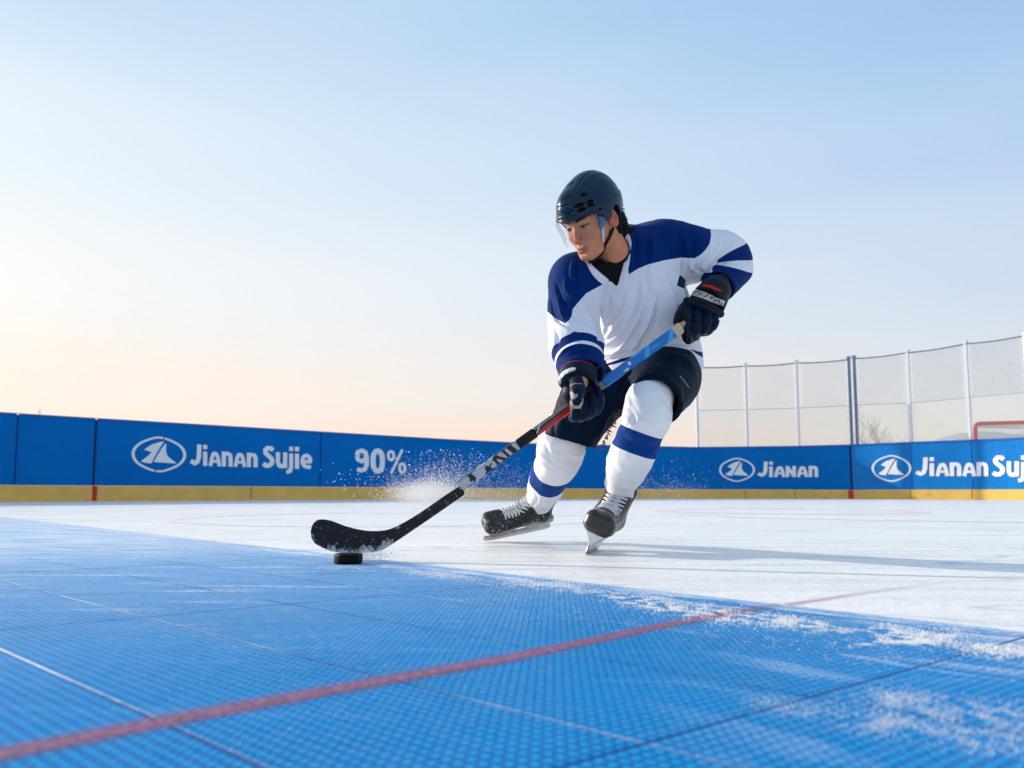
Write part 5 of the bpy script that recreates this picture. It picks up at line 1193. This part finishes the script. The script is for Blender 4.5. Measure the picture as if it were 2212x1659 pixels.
dark = np.maximum(sdpoly(px, py, [(1226, 812), (1250, 800), (1275, 805), (1284, 830), (1275, 850), (1262, 850), (1262, 815), (1234, 815)]), lines(px, py, [[(1288, 845), (1286, 870), (1280, 893)], [(1274, 852), (1270, 880), (1264, 902)], [(1258, 870), (1252, 900)]], 1.5))
dark = np.where((t3 < .003) | (tt < .003), -5, dark)
mesh_obj('glove', V, F, m_glove, person, attrs={'dark': dark, 'white': wh, 'redm': rd*250, 'tan': tan})

# ---- hockey stick
A_ = W(1478, 702, 2.845); B_ = W(1232, 880, 2.70); Ee = W(852, 1150, 2.735)
# one straight shaft: fit its depth from end to end
def SP(px): 
    k = (px - 1478)/(852 - 1478); D = 2.845 + (2.735 - 2.845)*k - 0.05*math.sin(math.pi*min(max(k, 0), 1))*0
    return k, D
a_, b_ = W(1482, 699.5, 2.800), W(868, 1141, 2.735); ax = unit(b_ - a_)
def onshaft(px):                                        # point of the axis seen at column px
    lo_, hi_ = -0.1, 1.2
    for _ in range(40):
        m_ = (lo_ + hi_)/2; x = proj((a_ + (b_ - a_)*m_)[None])[0][0]
        if x > px: lo_ = m_
        else: hi_ = m_
    return a_ + (b_ - a_)*lo_
sx = unit(np.cross(ax, CF)); sx = sx if sx[2] > 0 else -sx; sy = np.cross(ax, sx); Rs = np.stack([ax, sx, sy], 1)
stick = props(empty('hockey_stick', tuple(W(830, 1192, 2.74))), 'black hockey stick with blue taped grip held in both gloves above the puck', 'hockey stick')
def shaft_piece(name, px0, px1, mat, hw=.0145, hd=.0105, attrs=None, rough=0.0, voxel=.0025):
    p, q_ = onshaft(px0), onshaft(px1); L = np.linalg.norm(q_ - p)/2; c = (p + q_)/2
    def f(P): return rbox(P, (0, 0, 0), (L, hw, hd), .004)
    n = max(2, int(L*2/.01)); V, F = nets(f, (-L-.02, -hw-.01, -hd-.01), (L+.02, hw+.01, hd+.01), (.004, voxel, voxel), 2)
    if rough: V = V + normals(V, F)*(vnoise(V*[120, 200, 200])*rough)[:, None]
    Vw = V @ Rs.T + c; x, y = proj(Vw)
    return mesh_obj(name, Vw, F, mat, stick, attrs=attrs(V, x, y) if attrs else None)
m_cream = M('cream_tape', (0.52, 0.44, 0.34), 0.8, 0.15, noise=(90, .2)); m_wood = M('tan_wood_end', (0.45, 0.25, 0.10), 0.6, 0.3)
m_bluet = M('glossy_blue_grip', (0.0, 0.15, 0.48), 0.28, 0.3, coat=.12, masks=(('lt', (0.02, 0.32, 0.72), 0.4), ('wm', (0.6, 0.66, 0.72), 0.3)), bump=[(60, .35, .003)])
m_redb = M('red_and_black_shaft', (0.02, 0.018, 0.02), 0.3, 0.5, masks=(('rd', (0.50, 0.012, 0.008), 0.3), ('wm', (0.50, 0.55, 0.62), 0.3)), coat=.3)
m_blk = M('black_carbon_shaft', (0.008, 0.007, 0.007), 0.35, 0.25, noise=(40, .2))
m_mark = M('marked_shaft', (0.42, 0.44, 0.48), 0.4, 0.45, masks=(('bk', (0.012, 0.012, 0.014), 0.3),), noise=(60, .15))
shaft_piece('butt_end', 1482, 1467, m_wood, .013, .010); shaft_piece('butt_tape', 1472, 1454, m_cream, .0175, .0135, rough=.0006)
def at_blue(V, x, y):
    lt = np.maximum(2 - np.abs(x - 1450) + 3, 2 - np.abs(x - 1398) + 3 + 2*np.sin(y)); lt = np.maximum(lt, vnoise(V*[18, 60, 60])*6 - 1.5); ed = (np.abs(V[:, 1]) - .0118)*800
    wm = vnoise(V*[60, 160, 60] + 9)*8 - 4.6; wm = np.where((x < 1375) & (x > 1345) | (x < 1310), wm, -3)
    return {'lt': lt, 'wm': wm}
shaft_piece('grip_tape', 1455, 1301, m_bluet, .0150, .0108, at_blue)
shaft_piece('bare_grip', 1303, 1285, M('worn_tan_grip', (0.30, 0.20, 0.14), .7, .2, noise=(120, .4)), .0138, .0100)
def at_red(V, x, y):
    k = (x - 1158)/(1240 - 1158); rd = (-V[:, 1] + .0055*(2*k - 0.9))*900; return {'rd': np.where(x > 1164, rd, -3), 'wm': np.maximum(1.2 - np.abs(V[:, 1] - .009)*900, np.where(x < 1166, 2 - np.abs(x - 1162 - V[:, 1]*400), -3))}
shaft_piece('red_shaft', 1289, 1156, m_redb, .0138, .0100, at_red)
shaft_piece('upper_shaft', 1156.5, 1118, m_blk, .0150, .0108)
def at_mark(V, x, y):
    s = x + V[:, 1]*900; d = np.full(len(x), -9.)
    for c, w_, sl in ((1106, 5, 1.0), (1093, 2.6, .9), (1080, 3.4, 1.5), (1071, 2.6, .8), (1060, 3, -1.2), (1050, 5, 1.3), (1021, 4, 1.0)):
        e = w_ - np.abs(x + V[:, 1]*620*sl - c); d = np.maximum(d, e)
    d = np.where((np.abs(V[:, 1]) > .0118), 1.5, d); d = np.where(((x > 1054) & (x < 1064)) & (V[:, 1] > .002), -2, d)
    d = np.maximum(d, np.where(x < 1040, 4.5 - np.hypot((x - 1019), V[:, 1]*700 + 1), -9)); d = np.where((x < 1048) & (x > 1028), -2, d)
    return {'bk': d}
shaft_piece('marked_shaft', 1118.5, 990, m_mark, .0150, .0108, at_mark)
# lower shaft and blade in one curved piece
TOP = [(1006, 1040), (960, 1071), (908, 1107), (871.6, 1129), (847, 1141), (823, 1146.5), (789, 1146), (750, 1137.5), (716, 1125), (694, 1121.5), (682, 1125.5), (673, 1137), (671, 1155.7), (676, 1168), (684.5, 1177), (713.7, 1190), (750, 1195), (789, 1194), (818, 1190.5), (833, 1184.5), (857, 1169), (886, 1149.5), (920, 1126.5), (960, 1099), (1006, 1066)]
c0 = onshaft(995); pc, pd = proj(c0[None]); 
OUT = smoothline(TOP[1:-1], 3); OUT = [(998, 1046)] + OUT + [(1004, 1068)]
D0 = 2.74
def sd_blade(P):                                        # P: px, depth offset (m), py scaled
    x = P[:, 0]; y = P[:, 2]; d2 = -sdpoly(x, y, OUT)*rp(1, D0)
    curve = .030*np.clip((830 - x)/160, 0, 1)**1.8      # the blade bows towards us at its tip
    th = np.interp(x, [670, 760, 830, 900, 1000], [.0035, .0055, .0075, .0095, .0105]); dz = np.abs(P[:, 1] + curve) - th
    q = np.maximum(np.stack([d2 + .003, dz + .003], 1), 0); return (np.sqrt((q**2).sum(1)) + np.minimum(np.maximum(d2, dz) + .003, 0) - .003).astype(np.float32)
sc1 = 1/rp(1, D0)
def f_bl(Q): P = np.stack([Q[:, 0]*sc1, Q[:, 1], Q[:, 2]*sc1], 1); return sd_blade(P)
V, F = nets(f_bl, (660/sc1, -.06, 1030/sc1), (1012/sc1, .03, 1205/sc1), .0026)
pxb = V[:, 0]*sc1; pyb = V[:, 2]*sc1; Dax = np.array([onshaft(min(max(x, 850), 1010))[1] for x in np.linspace(650, 1020, 40)]); Dd = np.interp(pxb, np.linspace(650, 1020, 40), Dax)
Vw = np.array([W(a, b, d + o) for a, b, d, o in zip(pxb, pyb, Dd, V[:, 1])]); F = F[:, ::-1] if False else F
sn = vnoise(np.stack([pxb/9, pyb/16, V[:, 1]*0], 1))*.5 + vnoise(np.stack([pxb/3, pyb/5, V[:, 1]*0], 1))*.45; botd = np.interp(pxb, [671, 684, 714, 750, 789, 818, 833, 857, 1000], [1157, 1178, 1190, 1195, 1194, 1190, 1184, 1168, 1060])
snow = sn + .25 - (botd - pyb)/22; snow = np.where(pxb > 850, sn - .75, snow); snow = np.maximum(snow, vnoise(np.stack([pxb/1.8, pyb/1.8, V[:, 1]*0], 1)) - .80)
m_blade = M('black_blade_tape', (0.010, 0.010, 0.012), 0.6, 0.3, masks=(('snow', (0.42, 0.43, 0.50), 0.25),), bump=[(500, .3, .0008)])
N = normals(Vw, F)
mesh_obj('stick_blade', Vw, F if True else F, m_blade, stick, attrs={'snow': snow})

# ---- puck
pk0 = G(747, 1219, .004); mb = MB(); R0 = .0385; prof = [(0, 0), (.036, 0), (.0378, .0012), (R0, .004), (R0, .0215), (.0378, .0243), (.036, .0254), (0, .0254)]
pc_ = np.array([pk0[0], pk0[1] + .036, .0045]); n = 64; V = []; F = []
for r, z in prof[1:-1]:
    for k in range(n): t = 2*math.pi*k/n; V.append(pc_ + (r*math.cos(t), r*math.sin(t), z))
m_ = len(prof) - 2
for j in range(m_-1):
    for k in range(n): F.append((j*n+k, j*n+(k+1) % n, (j+1)*n+(k+1) % n, (j+1)*n+k))
F += [tuple(range(n))[::-1], tuple((m_-1)*n + k for k in range(n))]
m_puck = M('black_rubber', (0.003, 0.003, 0.004), 0.45, 0.12, bump=[(900, .6, .0012)], noise=(90, .5))
puck = mesh_obj('puck', V, F, m_puck, None); props(puck, 'black rubber puck on the blue tiles just under the stick blade', 'puck')

# ---- loose snow: spray in the air and grains on the floor
m_snow = M('snow_grain', (0.92, 0.91, 0.90), 0.7, 0.2)
ico = np.array([(1, 0, 0), (-1, 0, 0), (0, 1, 0), (0, -1, 0), (0, 0, 1), (0, 0, -1)], float); icf = np.array([(0, 2, 4), (2, 1, 4), (1, 3, 4), (3, 0, 4), (2, 0, 5), (1, 2, 5), (3, 1, 5), (0, 3, 5)])
def grains(name, P, r, label=None, cat=None, mat=m_snow, jit=.35, flat=None):
    P = np.asarray(P); n = len(P); r = np.asarray(r)
    J = ico[None] * (1 + rng.uniform(-jit, jit, (n, 6, 1))) * r[:, None, None]
    a = rng.uniform(0, 2*np.pi, n); c, s = np.cos(a), np.sin(a); X = J[:, :, 0]*c[:, None] - J[:, :, 2]*s[:, None]; Z = J[:, :, 0]*s[:, None] + J[:, :, 2]*c[:, None]
    J = np.stack([X, J[:, :, 1], Z], 2)
    if flat is not None: J[:, :, 2] *= flat
    V = (J + P[:, None, :]).reshape(-1, 3); F = (icf[None] + (np.arange(n)*6)[:, None, None]).reshape(-1, 3)
    o = mesh_obj(name, V, F, mat, None, False); props(o, label, cat, None, 'stuff'); return o
P = []; Rr = []
def spray(n, cx, cy, sx_, sy_, D, sD, r0, r1, slope=0, pw=3.0, ymax=1086):
    got = 0
    while got < n:
        m = n*2; x = cx + rng.normal(size=m)*sx_; y = cy + rng.normal(size=m)*sy_ + slope*(x - cx); d = D + rng.normal(size=m)*sD
        ok = (y < ymax + rng.normal(size=m)*6) & (y > 968); x, y, d = x[ok][:n-got], y[ok][:n-got], d[ok][:n-got]
        dr_ = CF[None] + (x[:, None]-CX)/FPX*CR + (CY-y[:, None])/FPX*CU; P.extend(CAM + dr_*(d/dr_[:, 1])[:, None]); Rr.extend(r0 + (r1 - r0)*rng.random(len(x))**pw); got += len(x)
spray(26000, 925, 1068, 34, 13, 3.55, .12, .0003, .0013, 0)
spray(9000, 905, 1064, 48, 16, 3.5, .2, .0002, .0016, -.05)
spray(9000, 945, 1052, 44, 24, 3.5, .15, .0002, .0015, -.15)
spray(1600, 955, 1028, 60, 32, 3.5, .2, .0003, .0022, -.1, 4)
spray(260, 930, 1020, 85, 40, 3.4, .3, .0006, .0032, 0, 2.5)
spray(7000, 1065, 1072, 55, 12, 3.7, .12, .0002, .0010, 0)
spray(1800, 1100, 1042, 50, 28, 3.7, .15, .0003, .0012, 0)
spray(2400, 1430, 1064, 55, 14, 3.4, .2, .0002, .0012, 0)
spray(260, 1440, 1040, 50, 25, 3.4, .2, .0005, .0018, 0)
spray(140, 800, 1050, 60, 25, 3.2, .2, .0006, .0026, 0)
grains('snow_spray', P, Rr, 'burst of fine snow thrown up behind the stick and skates', 'snow spray')
# snow ploughed along the edge of the tiles
P = []; Rr = []
def ground_band(n, pts, w0, w1, r0, r1, zc=.003, clump=True, pw=4):
    pts = np.array(pts, float); sg = np.linalg.norm(np.diff(pts, axis=0), axis=1); cs = np.r_[0, np.cumsum(sg)]; got = 0
    for _ in range(12):
        m = n*2; s = rng.random(m)*cs[-1]; bx = np.interp(s, cs, pts[:, 0]); by = np.interp(s, cs, pts[:, 1]); w_ = w0 + (w1 - w0)*s/cs[-1]
        x = bx + rng.normal(size=m)*w_*3; y = by + rng.normal(size=m)*w_; ok = y > 1075; x = x[ok]; y = y[ok]
        d = CF[None] + (x[:, None]-CX)/FPX*CR + (CY-y[:, None])/FPX*CU; g_ = CAM + d*((zc-CAMH)/d[:, 2])[:, None]
        if clump:
            c = vnoise(np.stack([g_[:, 0]*16, g_[:, 1]*10, g_[:, 0]*0+3], 1))*.6 + vnoise(np.stack([g_[:, 0]*70, g_[:, 1]*50, g_[:, 0]*0+7], 1))*.6
            g_ = g_[c > rng.random(len(c))*.9 - .35]
        g_ = g_[:n-got]; r = r0 + (r1 - r0)*rng.random(len(g_))**pw; g_[:, 2] += r*.3; P.extend(g_); Rr.extend(r); got += len(g_)
        if got >= n: break
ground_band(9000, [(815, 1222), (960, 1244), (1110, 1258), (1270, 1278), (1430, 1298)], 3.5, 8, .0003, .0015)
ground_band(9000, [(1330, 1290), (1480, 1318), (1600, 1330)], 5, 10, .0003, .0016)
ground_band(11000, [(1600, 1330), (1760, 1350), (1930, 1366), (2090, 1378)], 7, 10, .0003, .0015)
ground_band(3500, [(1810, 1392), (1900, 1388), (2010, 1382)], 3.5, 6, .0003, .0014)
ground_band(3500, [(2090, 1395), (2230, 1410)], 8, 10, .0003, .0016)
ground_band(4500, [(1880, 1500), (2040, 1530), (2212, 1545)], 13, 18, .0002, .0009)
ground_band(3500, [(1840, 1560), (1960, 1565), (2100, 1590), (2212, 1600)], 13, 20, .0002, .0010)
ground_band(1200, [(1620, 1510), (1740, 1540), (1800, 1520)], 9, 10, .0002, .0008)
ground_band(900, [(690, 1226), (760, 1226), (820, 1228)], 3, 4, .0004, .0015)
ground_band(4500, [(900, 1240), (1300, 1310), (1700, 1370), (2100, 1420)], 22, 30, .0003, .0011, clump=False)
ground_band(1500, [(60, 1290), (400, 1360), (800, 1420)], 90, 90, .0003, .0009, clump=False)
ground_band(5000, [(1100, 1225), (1500, 1262), (1900, 1318), (2200, 1350)], 12, 18, .0003, .0013, zc=.0)
ground_band(1500, [(0, 1180), (200, 1182), (450, 1192), (620, 1200)], 9, 9, .0006, .0018)
grains('loose_snow', P, Rr, 'snow crumbs scraped along the edge where ice meets blue tiles', 'snow', flat=.7)
# snow clinging where the blade sweeps over the puck
P = []; Rr = []
for _ in range(1500):
    x = 800 + rng.normal()*26; y = 1196 + rng.normal()*6 + abs(rng.normal())*3; d = 2.66 + rng.normal()*.04; p = W(x, y, d)
    if p[2] > .004: P.append(p); Rr.append(.0004 + .0012*rng.random()**3)
grains('snow_puff', P, Rr, 'small puff of snow between the stick blade and the puck', 'snow puff')
